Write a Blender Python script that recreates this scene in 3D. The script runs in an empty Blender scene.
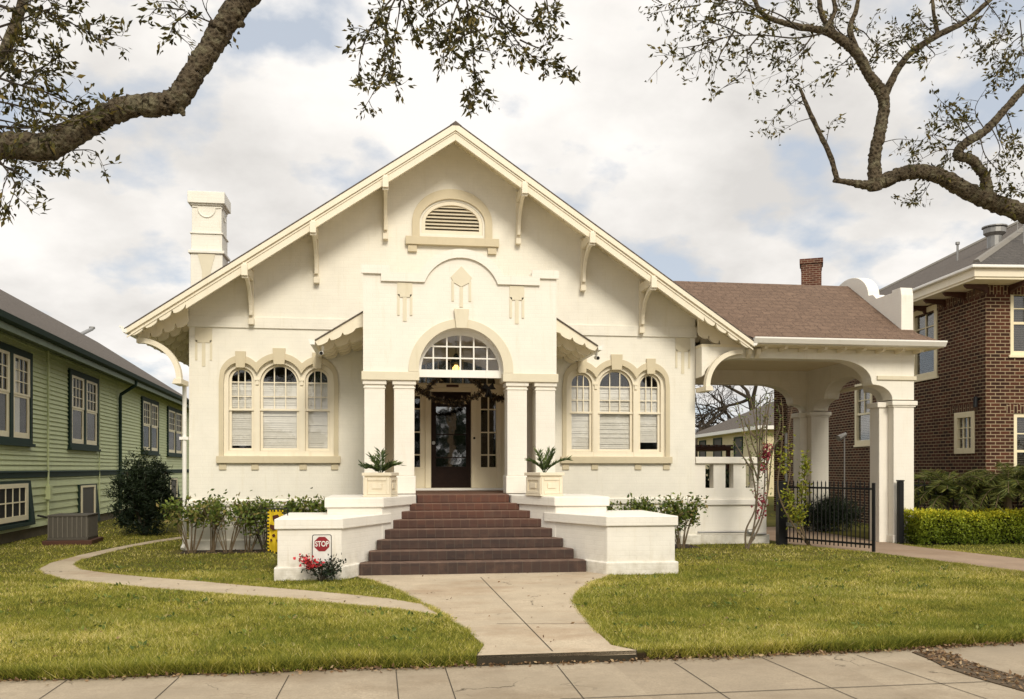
import bpy, bmesh, math, random
import numpy as np
from mathutils import Vector, Matrix
from mathutils.geometry import tessellate_polygon

random.seed(7)
RNG = np.random.default_rng(7)
PI = math.pi
scene = bpy.context.scene
COL = scene.collection

# ------------------------------------------------------------------ camera data and survey helpers
FPX, HOR, CAMH = 880.0, 468.0, 1.7
TH = math.atan(125 / 880.0)
SN, CS = math.sin(TH), math.cos(TH)


def _ray(px, py):
    u = (px - 512) / FPX
    return SN + u * CS, CS - u * SN, (HOR - py) / FPX


def at(px, py, Y):                 # world point at depth Y
    a, b, v = _ray(px, py)
    return Vector((a / b * Y, Y, CAMH + v / b * Y))


def gr(px, py, z=0.0):             # point on a level plane
    a, b, v = _ray(px, py)
    t = (z - CAMH) / v
    return Vector((a * t, b * t, z))


# ------------------------------------------------------------------ materials
def new_mat(name):
    m = bpy.data.materials.new(name)
    m.use_nodes = True
    nt = m.node_tree
    b = nt.nodes["Principled BSDF"]
    return m, nt, b


def N(nt, typ, **kw):
    n = nt.nodes.new(typ)
    for k, v in kw.items():
        setattr(n, k, v)
    return n


def L(nt, a, b):
    nt.links.new(a, b)


def mixc(nt, fac, a, b, mode='MIX'):
    n = N(nt, 'ShaderNodeMix', data_type='RGBA', blend_type=mode)
    if isinstance(fac, (int, float)):
        n.inputs[0].default_value = fac
    else:
        L(nt, fac, n.inputs[0])
    for i, v in ((6, a), (7, b)):
        if isinstance(v, tuple):
            n.inputs[i].default_value = (*v, 1) if len(v) == 3 else v
        else:
            L(nt, v, n.inputs[i])
    return n.outputs[2]


def ramp(nt, fac, p0, p1, c0=(0, 0, 0), c1=(1, 1, 1)):
    r = N(nt, 'ShaderNodeValToRGB')
    r.color_ramp.elements[0].position = p0
    r.color_ramp.elements[1].position = p1
    r.color_ramp.elements[0].color = (*c0, 1)
    r.color_ramp.elements[1].color = (*c1, 1)
    L(nt, fac, r.inputs[0])
    return r.outputs[0]


def noise(nt, vec, scale, detail=4, rough=0.6):
    n = N(nt, 'ShaderNodeTexNoise')
    n.inputs['Scale'].default_value = scale
    n.inputs['Detail'].default_value = detail
    n.inputs['Roughness'].default_value = rough
    if vec is not None:
        L(nt, vec, n.inputs['Vector'])
    return n.outputs[0]


def objco(nt):
    return N(nt, 'ShaderNodeTexCoord').outputs['Object']


def scaled(nt, vec, sx, sy, sz):
    m = N(nt, 'ShaderNodeMapping')
    m.inputs['Scale'].default_value = (sx, sy, sz)
    L(nt, vec, m.inputs['Vector'])
    return m.outputs[0]


def wallco(nt, vec, swap=False):
    s = N(nt, 'ShaderNodeSeparateXYZ')
    L(nt, vec, s.inputs[0])
    a = N(nt, 'ShaderNodeMath', operation='ADD')
    L(nt, s.outputs[0], a.inputs[0])
    L(nt, s.outputs[1], a.inputs[1])
    c = N(nt, 'ShaderNodeCombineXYZ')
    if swap:
        L(nt, s.outputs[2], c.inputs[0]); L(nt, a.outputs[0], c.inputs[1])
    else:
        L(nt, a.outputs[0], c.inputs[0]); L(nt, s.outputs[2], c.inputs[1])
    return c.outputs[0], s.outputs[2]


def bump(nt, b, h, strength=0.3, dist=0.01):
    n = N(nt, 'ShaderNodeBump')
    n.inputs['Strength'].default_value = strength
    n.inputs['Distance'].default_value = dist
    L(nt, h, n.inputs['Height'])
    L(nt, n.outputs[0], b.inputs['Normal'])


def paint(name, col, dark=0.12, rough=0.6, scale=3.0, brick=False, ground_dirt=False, bstr=0.25, streak=True, wear=0.32):
    m, nt, b = new_mat(name)
    v = objco(nt)
    n1 = noise(nt, v, scale, 6)
    n2 = noise(nt, scaled(nt, v, 3.0, 3.0, 0.35), scale * 0.9, 5)
    c = mixc(nt, ramp(nt, n1, 0.35, 0.75), col, tuple(x * (1 - dark) for x in col))
    if streak:
        c = mixc(nt, ramp(nt, n2, 0.56, 0.8), c, (col[0] * 0.90, col[1] * 0.885, col[2] * 0.84))
    wn = noise(nt, scaled(nt, v, 5.0, 5.0, 0.6), 2.2, 8, .7)
    wf = N(nt, 'ShaderNodeMath', operation='MULTIPLY'); wf.inputs[1].default_value = wear
    L(nt, ramp(nt, wn, .60, .80), wf.inputs[0])
    c = mixc(nt, wf.outputs[0], c, (col[0] * .66, col[1] * .60, col[2] * .48))
    wv, z = wallco(nt, v)
    if ground_dirt:
        mr = N(nt, 'ShaderNodeMapRange')
        mr.inputs[1].default_value = 0.45; mr.inputs[2].default_value = -0.05
        L(nt, z, mr.inputs[0])
        mm = N(nt, 'ShaderNodeMath', operation='MULTIPLY')
        L(nt, mr.outputs[0], mm.inputs[0]); L(nt, ramp(nt, noise(nt, v, 7, 6), 0.35, 0.65), mm.inputs[1])
        mm2 = N(nt, 'ShaderNodeMath', operation='MULTIPLY')
        mm2.inputs[1].default_value = 0.6
        L(nt, mm.outputs[0], mm2.inputs[0])
        c = mixc(nt, mm2.outputs[0], c, (0.33, 0.28, 0.18))
    if brick:
        bt = N(nt, 'ShaderNodeTexBrick')
        bt.inputs['Scale'].default_value = 1.0
        bt.inputs['Brick Width'].default_value = 0.22
        bt.inputs['Row Height'].default_value = 0.075
        bt.inputs['Mortar Size'].default_value = 0.006
        bt.inputs['Mortar Smooth'].default_value = 0.6
        L(nt, wv, bt.inputs['Vector'])
        h = N(nt, 'ShaderNodeMath', operation='SUBTRACT')
        L(nt, noise(nt, v, 40, 4), h.inputs[0]); L(nt, bt.outputs['Fac'], h.inputs[1])
        bump(nt, b, h.outputs[0], bstr, 0.008)
        mf = N(nt, 'ShaderNodeMath', operation='MULTIPLY')
        mf.inputs[1].default_value = 0.07
        L(nt, bt.outputs['Fac'], mf.inputs[0])
        c = mixc(nt, mf.outputs[0], c, tuple(x * 0.6 for x in col))
    else:
        bump(nt, b, noise(nt, v, 45, 4), bstr * 0.6, 0.004)
    L(nt, c, b.inputs['Base Color'])
    b.inputs['Roughness'].default_value = rough
    b.inputs['Specular IOR Level'].default_value = 0.25
    return m


def brick_mat(name, swap=False, c1=(0.108, 0.040, 0.022), c2=(0.030, 0.014, 0.010), mortar=(0.37, 0.285, 0.175), w=0.235, h=0.083):
    m, nt, b = new_mat(name)
    v = objco(nt)
    wv, _ = wallco(nt, v, swap)
    bt = N(nt, 'ShaderNodeTexBrick')
    bt.inputs['Scale'].default_value = 1.0
    bt.inputs['Brick Width'].default_value = w
    bt.inputs['Row Height'].default_value = h
    bt.inputs['Mortar Size'].default_value = 0.010
    bt.inputs['Mortar Smooth'].default_value = 0.2
    bt.inputs['Color1'].default_value = (*c1, 1)
    bt.inputs['Color2'].default_value = (*c2, 1)
    bt.inputs['Mortar'].default_value = (*mortar, 1)
    bt.inputs['Bias'].default_value = -0.1
    L(nt, wv, bt.inputs['Vector'])
    c = mixc(nt, ramp(nt, noise(nt, v, 2.2, 5), 0.3, 0.75), bt.outputs['Color'], (0.5, 0.5, 0.5), 'MULTIPLY')
    c = mixc(nt, 0.55, bt.outputs['Color'], c)
    L(nt, c, b.inputs['Base Color'])
    hgt = N(nt, 'ShaderNodeMath', operation='SUBTRACT')
    hgt.inputs[0].default_value = 1
    L(nt, bt.outputs['Fac'], hgt.inputs[1])
    bump(nt, b, hgt.outputs[0], 0.6, 0.008)
    b.inputs['Roughness'].default_value = 0.85
    b.inputs['Specular IOR Level'].default_value = 0.15
    return m


def shingle_mat(name, c1, c2, dark, axis='y', slope=1.2):
    m, nt, b = new_mat(name)
    v = objco(nt)
    s = N(nt, 'ShaderNodeSeparateXYZ'); L(nt, v, s.inputs[0])
    cb = N(nt, 'ShaderNodeCombineXYZ')
    along = s.outputs[0] if axis == 'y' else s.outputs[1]
    L(nt, along, cb.inputs[0])
    mz = N(nt, 'ShaderNodeMath', operation='MULTIPLY'); mz.inputs[1].default_value = slope * 1.5
    L(nt, s.outputs[2], mz.inputs[0])
    L(nt, mz.outputs[0], cb.inputs[1])
    bt = N(nt, 'ShaderNodeTexBrick')
    bt.inputs['Scale'].default_value = 1.0
    bt.inputs['Brick Width'].default_value = 0.34
    bt.inputs['Row Height'].default_value = 0.20
    bt.inputs['Mortar Size'].default_value = 0.022
    bt.inputs['Mortar Smooth'].default_value = 0.5
    bt.inputs['Color1'].default_value = (*c1, 1)
    bt.inputs['Color2'].default_value = (*c2, 1)
    bt.inputs['Mortar'].default_value = (*dark, 1)
    L(nt, cb.outputs[0], bt.inputs['Vector'])
    c = mixc(nt, ramp(nt, noise(nt, v, 1.1, 6), 0.3, 0.75), bt.outputs['Color'], tuple(x * 0.75 for x in c2))
    c = mixc(nt, 0.5, bt.outputs['Color'], c)
    c = mixc(nt, ramp(nt, noise(nt, v, 7, 6, .7), .42, .62), c, tuple(x * 0.62 for x in c2))
    c = mixc(nt, ramp(nt, noise(nt, scaled(nt, v, 3, 3, 9), 3, 5, .7), .55, .70), c, tuple(min(1, x * 1.3) for x in c1))
    g = noise(nt, v, 60, 2)
    c = mixc(nt, ramp(nt, g, 0.35, 0.7), c, tuple(min(1, x * 1.35) for x in c1))
    L(nt, c, b.inputs['Base Color'])
    hgt = N(nt, 'ShaderNodeMath', operation='SUBTRACT'); hgt.inputs[0].default_value = 1
    L(nt, bt.outputs['Fac'], hgt.inputs[1])
    bump(nt, b, hgt.outputs[0], 0.6, 0.012)
    b.inputs['Roughness'].default_value = 0.9
    b.inputs['Specular IOR Level'].default_value = 0.15
    return m


def plain(name, col, rough=0.6, metal=0.0, vary=0.15, scale=12, bstr=0.15, spec=0.3):
    m, nt, b = new_mat(name)
    v = objco(nt)
    n = noise(nt, v, scale, 5)
    L(nt, mixc(nt, ramp(nt, n, 0.3, 0.75), col, tuple(x * (1 - vary) for x in col)), b.inputs['Base Color'])
    b.inputs['Roughness'].default_value = rough
    b.inputs['Metallic'].default_value = metal
    b.inputs['Specular IOR Level'].default_value = spec
    bump(nt, b, noise(nt, v, scale * 5, 3), bstr, 0.004)
    return m


def glass_mat(name, tint=(0.95, 0.95, 0.94), refl=0.03, edge=0.6):
    m = bpy.data.materials.new(name); m.use_nodes = True
    nt = m.node_tree; nt.nodes.clear()
    o = N(nt, 'ShaderNodeOutputMaterial')
    t = N(nt, 'ShaderNodeBsdfTransparent'); t.inputs[0].default_value = (*tint, 1)
    g = N(nt, 'ShaderNodeBsdfGlossy'); g.inputs['Roughness'].default_value = 0.03
    g.inputs[0].default_value = (0.9, 0.9, 0.9, 1)
    bn = N(nt, 'ShaderNodeBump'); bn.inputs['Strength'].default_value = 0.06; bn.inputs['Distance'].default_value = 0.02
    L(nt, noise(nt, objco(nt), 3.0, 2), bn.inputs['Height']); L(nt, bn.outputs[0], g.inputs['Normal'])
    lw = N(nt, 'ShaderNodeLayerWeight')
    pw = N(nt, 'ShaderNodeMath', operation='POWER'); pw.inputs[1].default_value = 4.0
    L(nt, lw.outputs['Facing'], pw.inputs[0])
    a = N(nt, 'ShaderNodeMath', operation='MULTIPLY_ADD'); a.inputs[1].default_value = edge; a.inputs[2].default_value = .04 + refl
    L(nt, pw.outputs[0], a.inputs[0])
    mx = N(nt, 'ShaderNodeMixShader')
    L(nt, a.outputs[0], mx.inputs[0]); L(nt, t.outputs[0], mx.inputs[1]); L(nt, g.outputs[0], mx.inputs[2])
    L(nt, mx.outputs[0], o.inputs[0])
    return m


def leaf_mat(name, c0, c1, c2=None, trans=0.25, rough=0.55, patch=None):
    m, nt, b = new_mat(name)
    at_ = N(nt, 'ShaderNodeAttribute', attribute_name='tint')
    r = N(nt, 'ShaderNodeValToRGB')
    e = r.color_ramp.elements
    e[0].color = (*c0, 1); e[1].color = (*c1, 1)
    if c2:
        e[1].position = 0.75
        k = e.new(1.0); k.color = (*c2, 1)
    L(nt, at_.outputs['Fac'], r.inputs[0])
    c = r.outputs[0]
    if patch:
        v = objco(nt)
        n = noise(nt, v, patch[0], 4, 0.6)
        c = mixc(nt, ramp(nt, n, 0.38, 0.66), c, patch[1])
        c = mixc(nt, 0.5, r.outputs[0], c)
    L(nt, c, b.inputs['Base Color'])
    b.inputs['Roughness'].default_value = rough
    b.inputs['Specular IOR Level'].default_value = 0.25
    o = nt.nodes['Material Output']
    tr = N(nt, 'ShaderNodeBsdfTranslucent'); L(nt, c, tr.inputs[0])
    mx = N(nt, 'ShaderNodeMixShader'); mx.inputs[0].default_value = trans
    L(nt, b.outputs[0], mx.inputs[1]); L(nt, tr.outputs[0], mx.inputs[2]); L(nt, mx.outputs[0], o.inputs[0])
    return m


def concrete(name, col, stain=(0.2, 0.16, 0.11), s=1.2, cracks=0.0, slab=0.0):
    m, nt, b = new_mat(name)
    v = objco(nt)
    c = mixc(nt, ramp(nt, noise(nt, v, s, 8, 0.65), 0.3, 0.72), col, tuple(x * 0.62 for x in col))
    c = mixc(nt, ramp(nt, noise(nt, scaled(nt, v, 1, 2.2, 1), s * 2.3, 8, 0.7), 0.58, 0.82), c, stain)
    c = mixc(nt, ramp(nt, noise(nt, v, s * 5.5, 9, .72), .52, .70), c, tuple(x * 0.70 for x in col))
    c = mixc(nt, ramp(nt, noise(nt, v, 60, 4), 0.40, 0.72), c, tuple(x * 0.66 for x in col))
    c = mixc(nt, ramp(nt, noise(nt, scaled(nt, v, .8, 1.3, 1), s * .55, 9, .7), .50, .66), c, mixc(nt, .55, c, stain))
    if cracks:
        wv_ = N(nt, 'ShaderNodeVectorMath', operation='ADD'); L(nt, v, wv_.inputs[0])
        nw = N(nt, 'ShaderNodeTexNoise'); nw.inputs['Scale'].default_value = 2.2; nw.inputs['Detail'].default_value = 6; L(nt, v, nw.inputs['Vector'])
        sc_ = N(nt, 'ShaderNodeVectorMath', operation='SCALE'); sc_.inputs['Scale'].default_value = .9; L(nt, nw.outputs['Color'], sc_.inputs[0]); L(nt, sc_.outputs[0], wv_.inputs[1])
        vo = N(nt, 'ShaderNodeTexVoronoi', feature='DISTANCE_TO_EDGE'); vo.inputs['Scale'].default_value = cracks; L(nt, wv_.outputs[0], vo.inputs['Vector'])
        lt_ = ramp(nt, vo.outputs['Distance'], .0, .006, (1, 1, 1), (0, 0, 0))
        mk = N(nt, 'ShaderNodeMath', operation='MULTIPLY'); L(nt, lt_, mk.inputs[0]); L(nt, ramp(nt, noise(nt, v, .8, 3), .50, .60), mk.inputs[1])
        c = mixc(nt, mk.outputs[0], c, (0.07, 0.055, 0.035))
    if slab:
        sx_ = N(nt, 'ShaderNodeSeparateXYZ'); L(nt, v, sx_.inputs[0])
        dv_ = N(nt, 'ShaderNodeMath', operation='DIVIDE'); dv_.inputs[1].default_value = slab; L(nt, sx_.outputs[0], dv_.inputs[0])
        fl_ = N(nt, 'ShaderNodeMath', operation='FLOOR'); L(nt, dv_.outputs[0], fl_.inputs[0])
        wn_ = N(nt, 'ShaderNodeTexWhiteNoise', noise_dimensions='1D'); L(nt, fl_.outputs[0], wn_.inputs['W'])
        c = mixc(nt, wn_.outputs['Value'], c, mixc(nt, .22, c, (0.16, 0.12, 0.08)))
    L(nt, c, b.inputs['Base Color'])
    b.inputs['Roughness'].default_value = 0.9
    b.inputs['Specular IOR Level'].default_value = 0.15
    bump(nt, b, noise(nt, v, 70, 6), 0.3, 0.005)
    return m


def bark(name, c0, c1, c2):
    m, nt, b = new_mat(name)
    v = objco(nt)
    vo = N(nt, 'ShaderNodeTexVoronoi'); vo.inputs['Scale'].default_value = 26
    L(nt, v, vo.inputs['Vector'])
    c = mixc(nt, ramp(nt, vo.outputs[0], 0.1, 0.6), c0, c1)
    c = mixc(nt, ramp(nt, noise(nt, v, 9, 6), 0.5, 0.72), c, c2)
    L(nt, c, b.inputs['Base Color'])
    b.inputs['Roughness'].default_value = 0.95
    b.inputs['Specular IOR Level'].default_value = 0.1
    ad = N(nt, 'ShaderNodeMath', operation='ADD')
    L(nt, vo.outputs[0], ad.inputs[0]); L(nt, noise(nt, v, 40, 5), ad.inputs[1])
    bump(nt, b, ad.outputs[0], 1.0, 0.03)
    return m


M = dict(
    wall=paint('cream_painted_brick', (0.83, 0.785, 0.675), 0.08, brick=True, ground_dirt=True),
    porch=paint('white_painted_brick', (0.815, 0.765, 0.665), 0.06, brick=True, bstr=0.22),
    cheek=paint('white_painted_masonry', (0.80, 0.755, 0.665), 0.10, brick=True, ground_dirt=True, bstr=0.25, wear=0.5),
    trim=paint('cream_painted_wood', (0.80, 0.72, 0.56), 0.06, 0.5),
    soffit=paint('cream_soffit_paint', (0.84, 0.75, 0.55), 0.06, 0.6),
    doortrim=paint('pale_cream_door_paint', (0.90, 0.80, 0.58), 0.05, 0.5),
    tan=paint('tan_painted_trim', (0.62, 0.535, 0.37), 0.08, 0.6),
    tanpale=paint('pale_tan_painted_trim', (0.70, 0.63, 0.47), 0.06, 0.6),
    white=paint('white_gloss_paint', (0.85, 0.82, 0.75), 0.05, 0.4),
    door=plain('dark_stained_door_wood', (0.022, 0.011, 0.007), 0.5, 0, 0.3, spec=0.12),
    tile=None,
    roof=shingle_mat('brown_roof_shingle', (0.165, 0.108, 0.074), (0.088, 0.058, 0.041), (0.025, 0.016, 0.011)),
    roofx=shingle_mat('brown_side_shingle', (0.165, 0.108, 0.074), (0.088, 0.058, 0.041), (0.025, 0.016, 0.011), axis='x'),
    edgeroof=shingle_mat('weathered_grey_shingle', (0.13, 0.105, 0.085), (0.09, 0.072, 0.058), (0.04, 0.03, 0.024), axis='x'),
    greyroof=shingle_mat('grey_roof_shingle', (0.12, 0.10, 0.082), (0.075, 0.064, 0.053), (0.03, 0.025, 0.02), axis='x'),
    greyroofy=shingle_mat('grey_front_shingle', (0.085, 0.075, 0.065), (0.055, 0.05, 0.045), (0.025, 0.022, 0.02), axis='y'),
    greyhip=plain('grey_hip_cap', (0.22, 0.20, 0.17), 0.9),
    glass=glass_mat('window_glass'),
    sideglass=glass_mat('shaded_glass', (0.9, 0.9, 0.88), -0.02, 0.16),
    doorglass=glass_mat('door_glass', (0.35, 0.33, 0.3), 0.30),
    blind=plain('grey_white_blind', (0.86, 0.83, 0.77), 0.8, 0, 0.12, 6),
    dark=plain('dark_interior', (0.02, 0.018, 0.014), 0.9),
    brick=brick_mat('dark_brown_brick'),
    soldier=brick_mat('dark_soldier_brick', True),
    redbrick=brick_mat('red_brown_chimney_brick', False, (0.14, 0.05, 0.03), (0.085, 0.032, 0.022), (0.34, 0.25, 0.17)),
    brown=plain('brown_painted_wood', (0.075, 0.03, 0.017), 0.6),
    siding=paint('sage_green_siding', (0.57, 0.61, 0.335), 0.10, 0.6, 2.0, streak=True),
    green=paint('dark_green_trim', (0.016, 0.036, 0.024), 0.15, 0.7),
    eavegreen=paint('grey_green_fascia', (0.17, 0.21, 0.14), 0.12, 0.6),
    creamwin=paint('cream_window_paint', (0.84, 0.74, 0.50), 0.06, 0.5),
    iron=plain('black_wrought_iron', (0.012, 0.012, 0.012), 0.5, 0.3),
    metal=plain('grey_galvanised_metal', (0.33, 0.32, 0.30), 0.5, 0.6),
    acgrey=plain('brown_grey_enamel', (0.075, 0.065, 0.05), 0.6),
    conc=concrete('sidewalk_concrete', (0.45, 0.365, 0.255), (0.19, 0.135, 0.08), 1.2, .45, 1.02),
    walk=concrete('front_walk_concrete', (0.56, 0.455, 0.32), (0.28, 0.18, 0.10), 0.9, .5),
    kerb=concrete('dark_kerb_concrete', (0.055, 0.045, 0.03), (0.02, 0.018, 0.013), 4),  # very dark concrete for the kerb face
    joint=plain('dark_joint_dirt', (0.06, 0.048, 0.032), 0.95),
    drive=concrete('pinkish_driveway_concrete', (0.40, 0.29, 0.20), (0.24, 0.16, 0.1)),
    bark=bark('oak_bark', (0.024, 0.018, 0.011), (0.11, 0.085, 0.054), (0.20, 0.18, 0.11)),
    twig=plain('thin_twig_bark', (0.05, 0.038, 0.024), 0.9),
    greybark=plain('grey_brown_stem_bark', (0.15, 0.115, 0.075), 0.9),
    palebark=plain('pale_stem_bark', (0.16, 0.115, 0.065), 0.9),
    oakleaf=leaf_mat('oak_leaf', (0.028, 0.027, 0.006), (0.09, 0.078, 0.016), (0.19, 0.14, 0.035)),
    shrubleaf=leaf_mat('shrub_leaf', (0.045, 0.08, 0.015), (0.20, 0.245, 0.045), (0.30, 0.22, 0.08)),
    darkleaf=leaf_mat('dark_evergreen_leaf', (0.006, 0.014, 0.006), (0.022, 0.034, 0.012), None, 0.1),
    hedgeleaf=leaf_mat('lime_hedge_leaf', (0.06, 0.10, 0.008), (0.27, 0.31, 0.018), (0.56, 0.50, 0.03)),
    vineleaf=leaf_mat('yellow_green_vine_leaf', (0.10, 0.14, 0.015), (0.32, 0.32, 0.03), (0.45, 0.40, 0.05)),
    palmleaf=leaf_mat('palm_leaflet', (0.035, 0.06, 0.02), (0.14, 0.18, 0.05), None, 0.2),
    fernleaf=leaf_mat('fern_leaflet', (0.035, 0.06, 0.012), (0.19, 0.19, 0.04), None, 0.2),
    redflower=leaf_mat('red_azalea_petal', (0.45, 0.02, 0.025), (0.65, 0.06, 0.07), None, 0.2),
    pinkflower=leaf_mat('dusky_pink_petal', (0.22, 0.02, 0.035), (0.42, 0.09, 0.11), None, 0.2),
    garland=leaf_mat('dark_garland_tinsel', (0.01, 0.008, 0.004), (0.05, 0.03, 0.014), (0.22, 0.15, 0.07), 0.0),
    grass=leaf_mat('lawn_grass', (0.085, 0.105, 0.011), (0.54, 0.475, 0.08), (0.95, 0.78, 0.35), 0.35, 0.7, (1.1, (0.17, 0.22, 0.025))),
    litter=leaf_mat('dry_leaf_litter', (0.09, 0.05, 0.025), (0.26, 0.16, 0.08), (0.40, 0.29, 0.16), 0.05),
    yellow=plain('yellow_flag_cloth', (0.66, 0.46, 0.015), 0.8),
    black=plain('black_cloth', (0.014, 0.012, 0.01), 0.8),
    maroon=plain('sign_red', (0.25, 0.017, 0.022), 0.5),
    signwhite=plain('sign_white', (0.75, 0.72, 0.66), 0.5),
    planter=paint('cream_planter_paint', (0.78, 0.69, 0.52), 0.10, 0.6, 5),
    soil=plain('dark_soil', (0.035, 0.024, 0.015), 0.95),
    farwall=paint('yellow_cream_far_wall', (0.66, 0.57, 0.36), 0.05, 0.8),
)


def stair_mat():
    m, nt, b = new_mat('brown_stair_tile')
    v = objco(nt)
    s = N(nt, 'ShaderNodeSeparateXYZ'); L(nt, v, s.inputs[0])
    cb = N(nt, 'ShaderNodeCombineXYZ')
    zf = N(nt, 'ShaderNodeMath', operation='MULTIPLY'); zf.inputs[1].default_value = 6.9; L(nt, s.outputs[2], zf.inputs[0])
    zi = N(nt, 'ShaderNodeMath', operation='FLOOR'); L(nt, zf.outputs[0], zi.inputs[0])
    zx = N(nt, 'ShaderNodeMath', operation='MULTIPLY_ADD'); zx.inputs[1].default_value = 1.05 * 3; L(nt, zi.outputs[0], zx.inputs[0]); L(nt, s.outputs[0], zx.inputs[2])
    L(nt, zx.outputs[0], cb.inputs[0])
    bt = N(nt, 'ShaderNodeTexBrick')
    bt.offset = 0
    bt.inputs['Scale'].default_value = 1.0
    bt.inputs['Brick Width'].default_value = 0.15
    bt.inputs['Row Height'].default_value = 50
    bt.inputs['Mortar Size'].default_value = 0.006
    bt.inputs['Color1'].default_value = (0.050, 0.024, 0.015, 1)
    bt.inputs['Color2'].default_value = (0.032, 0.016, 0.011, 1)
    bt.inputs['Mortar'].default_value = (0.060, 0.042, 0.028, 1)
    mp = N(nt, 'ShaderNodeMapping'); mp.inputs['Location'].default_value = (10.03, 25, 0)
    L(nt, cb.outputs[0], mp.inputs[0]); L(nt, mp.outputs[0], bt.inputs['Vector'])
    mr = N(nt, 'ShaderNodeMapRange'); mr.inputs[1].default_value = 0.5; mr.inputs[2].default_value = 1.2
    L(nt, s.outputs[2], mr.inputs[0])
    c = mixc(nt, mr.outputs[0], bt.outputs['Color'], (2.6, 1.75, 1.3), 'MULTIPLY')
    c = mixc(nt, ramp(nt, noise(nt, v, 5, 6), 0.5, 0.8), c, (0.085, 0.045, 0.028))
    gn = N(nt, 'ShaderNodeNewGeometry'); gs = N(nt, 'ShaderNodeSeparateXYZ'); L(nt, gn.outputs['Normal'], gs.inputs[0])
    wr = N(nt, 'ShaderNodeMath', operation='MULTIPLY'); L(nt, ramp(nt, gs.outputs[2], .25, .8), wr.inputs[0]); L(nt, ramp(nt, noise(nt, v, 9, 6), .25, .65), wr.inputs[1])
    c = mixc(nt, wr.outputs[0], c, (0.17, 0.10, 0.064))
    L(nt, c, b.inputs['Base Color'])
    b.inputs['Roughness'].default_value = 0.7
    bump(nt, b, noise(nt, v, 50, 4), 0.3, 0.004)
    return m


M['tile'] = stair_mat()


def emit_mat(name, col, s):
    m, nt, b = new_mat(name)
    b.inputs['Emission Color'].default_value = (*col, 1)
    b.inputs['Emission Strength'].default_value = s
    b.inputs['Base Color'].default_value = (*col, 1)
    return m


# ------------------------------------------------------------------ mesh builder
class MB:
    def __init__(self):
        self.v = []; self.f = []; self.m = []

    def add(self, vs, fs, mi=0):
        o = len(self.v)
        self.v += [tuple(p) for p in vs]
        self.f += [[o + i for i in f] for f in fs]
        self.m += [mi] * len(fs)
        return self

    def box(self, x0, x1, y0, y1, z0, z1, mat=None, mi=0):
        vs = [Vector((x, y, z)) for x in (x0, x1) for y in (y0, y1) for z in (z0, z1)]
        if mat is not None:
            vs = [mat @ p for p in vs]
        return self.add(vs, [(0, 1, 3, 2), (4, 6, 7, 5), (0, 4, 5, 1), (2, 3, 7, 6), (0, 2, 6, 4), (1, 5, 7, 3)], mi)

    def prism(self, outer, d0, d1, plane='xz', holes=(), mi=0, mat=None):
        if plane == 'xz': f = lambda u, v, d: Vector((u, d, v))
        elif plane == 'yz': f = lambda u, v, d: Vector((d, u, v))
        else: f = lambda u, v, d: Vector((u, v, d))
        loops = [list(outer)] + [list(h) for h in holes]
        flat = [p for lp in loops for p in lp]
        tris = tessellate_polygon([[Vector((p[0], p[1], 0)) for p in lp] for lp in loops])
        n = len(flat)
        vs = [f(p[0], p[1], d0) for p in flat] + [f(p[0], p[1], d1) for p in flat]
        if mat is not None:
            vs = [mat @ p for p in vs]
        fs = [tuple(t) for t in tris] + [tuple(i + n for i in reversed(t)) for t in tris]
        o = 0
        for lp in loops:
            k = len(lp)
            for i in range(k):
                j = (i + 1) % k
                fs.append((o + i, o + j, o + j + n, o + i + n))
            o += k
        return self.add(vs, fs, mi)

    def tube(self, pts, r, n=8, mi=0, cap=True, rough=0.0):
        pts = [Vector(p) for p in pts]
        rs = r if isinstance(r, (list, tuple)) else [r] * len(pts)
        vs = []; fs = []
        up = None
        for i, p in enumerate(pts):
            d = (pts[min(i + 1, len(pts) - 1)] - pts[max(i - 1, 0)])
            if d.length < 1e-9: d = Vector((0, 0, 1))
            d.normalize()
            if up is None:
                up = Vector((0, 0, 1)) if abs(d.z) < 0.9 else Vector((1, 0, 0))
            a = d.cross(up)
            if a.length < 1e-6: a = d.cross(Vector((1, 0.3, 0)))
            a.normalize(); b = a.cross(d); up = b.copy() if abs(b.dot(d)) < 0.99 else up
            for k in range(n):
                t = 2 * PI * k / n
                vs.append(p + (a * math.cos(t) + b * math.sin(t)) * rs[i] * (1 + (random.uniform(-rough, rough) if rough else 0)))
        for i in range(len(pts) - 1):
            for k in range(n):
                k2 = (k + 1) % n
                fs.append((i * n + k, i * n + k2, (i + 1) * n + k2, (i + 1) * n + k))
        if cap:
            fs.append(tuple(range(n))); fs.append(tuple(range((len(pts) - 1) * n, len(pts) * n)))
        return self.add(vs, fs, mi)

    def build(self, name, mat, parent=None, label=None, bevel=0.0, smooth=False, recalc=True):
        me = bpy.data.meshes.new(name)
        me.from_pydata(self.v, [], self.f)
        mats = mat if isinstance(mat, (list, tuple)) else [mat]
        for k in mats: me.materials.append(k)
        me.polygons.foreach_set('material_index', self.m)
        if recalc:
            bm = bmesh.new(); bm.from_mesh(me)
            bmesh.ops.recalc_face_normals(bm, faces=bm.faces)
            bm.to_mesh(me); bm.free()
        if smooth:
            me.polygons.foreach_set('use_smooth', [True] * len(me.polygons))
        me.update()
        o = bpy.data.objects.new(name, me)
        COL.objects.link(o)
        if parent: o.parent = parent
        if label: o['label'] = label
        if bevel:
            b = o.modifiers.new('bevel', 'BEVEL'); b.width = bevel; b.segments = 2
            b.limit_method = 'ANGLE'; b.angle_limit = math.radians(40)
        return o


def tag(o, label, cat, group=None, kind=None):
    o['label'] = label; o['category'] = cat
    if group: o['group'] = group
    if kind: o['kind'] = kind
    return o


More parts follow.
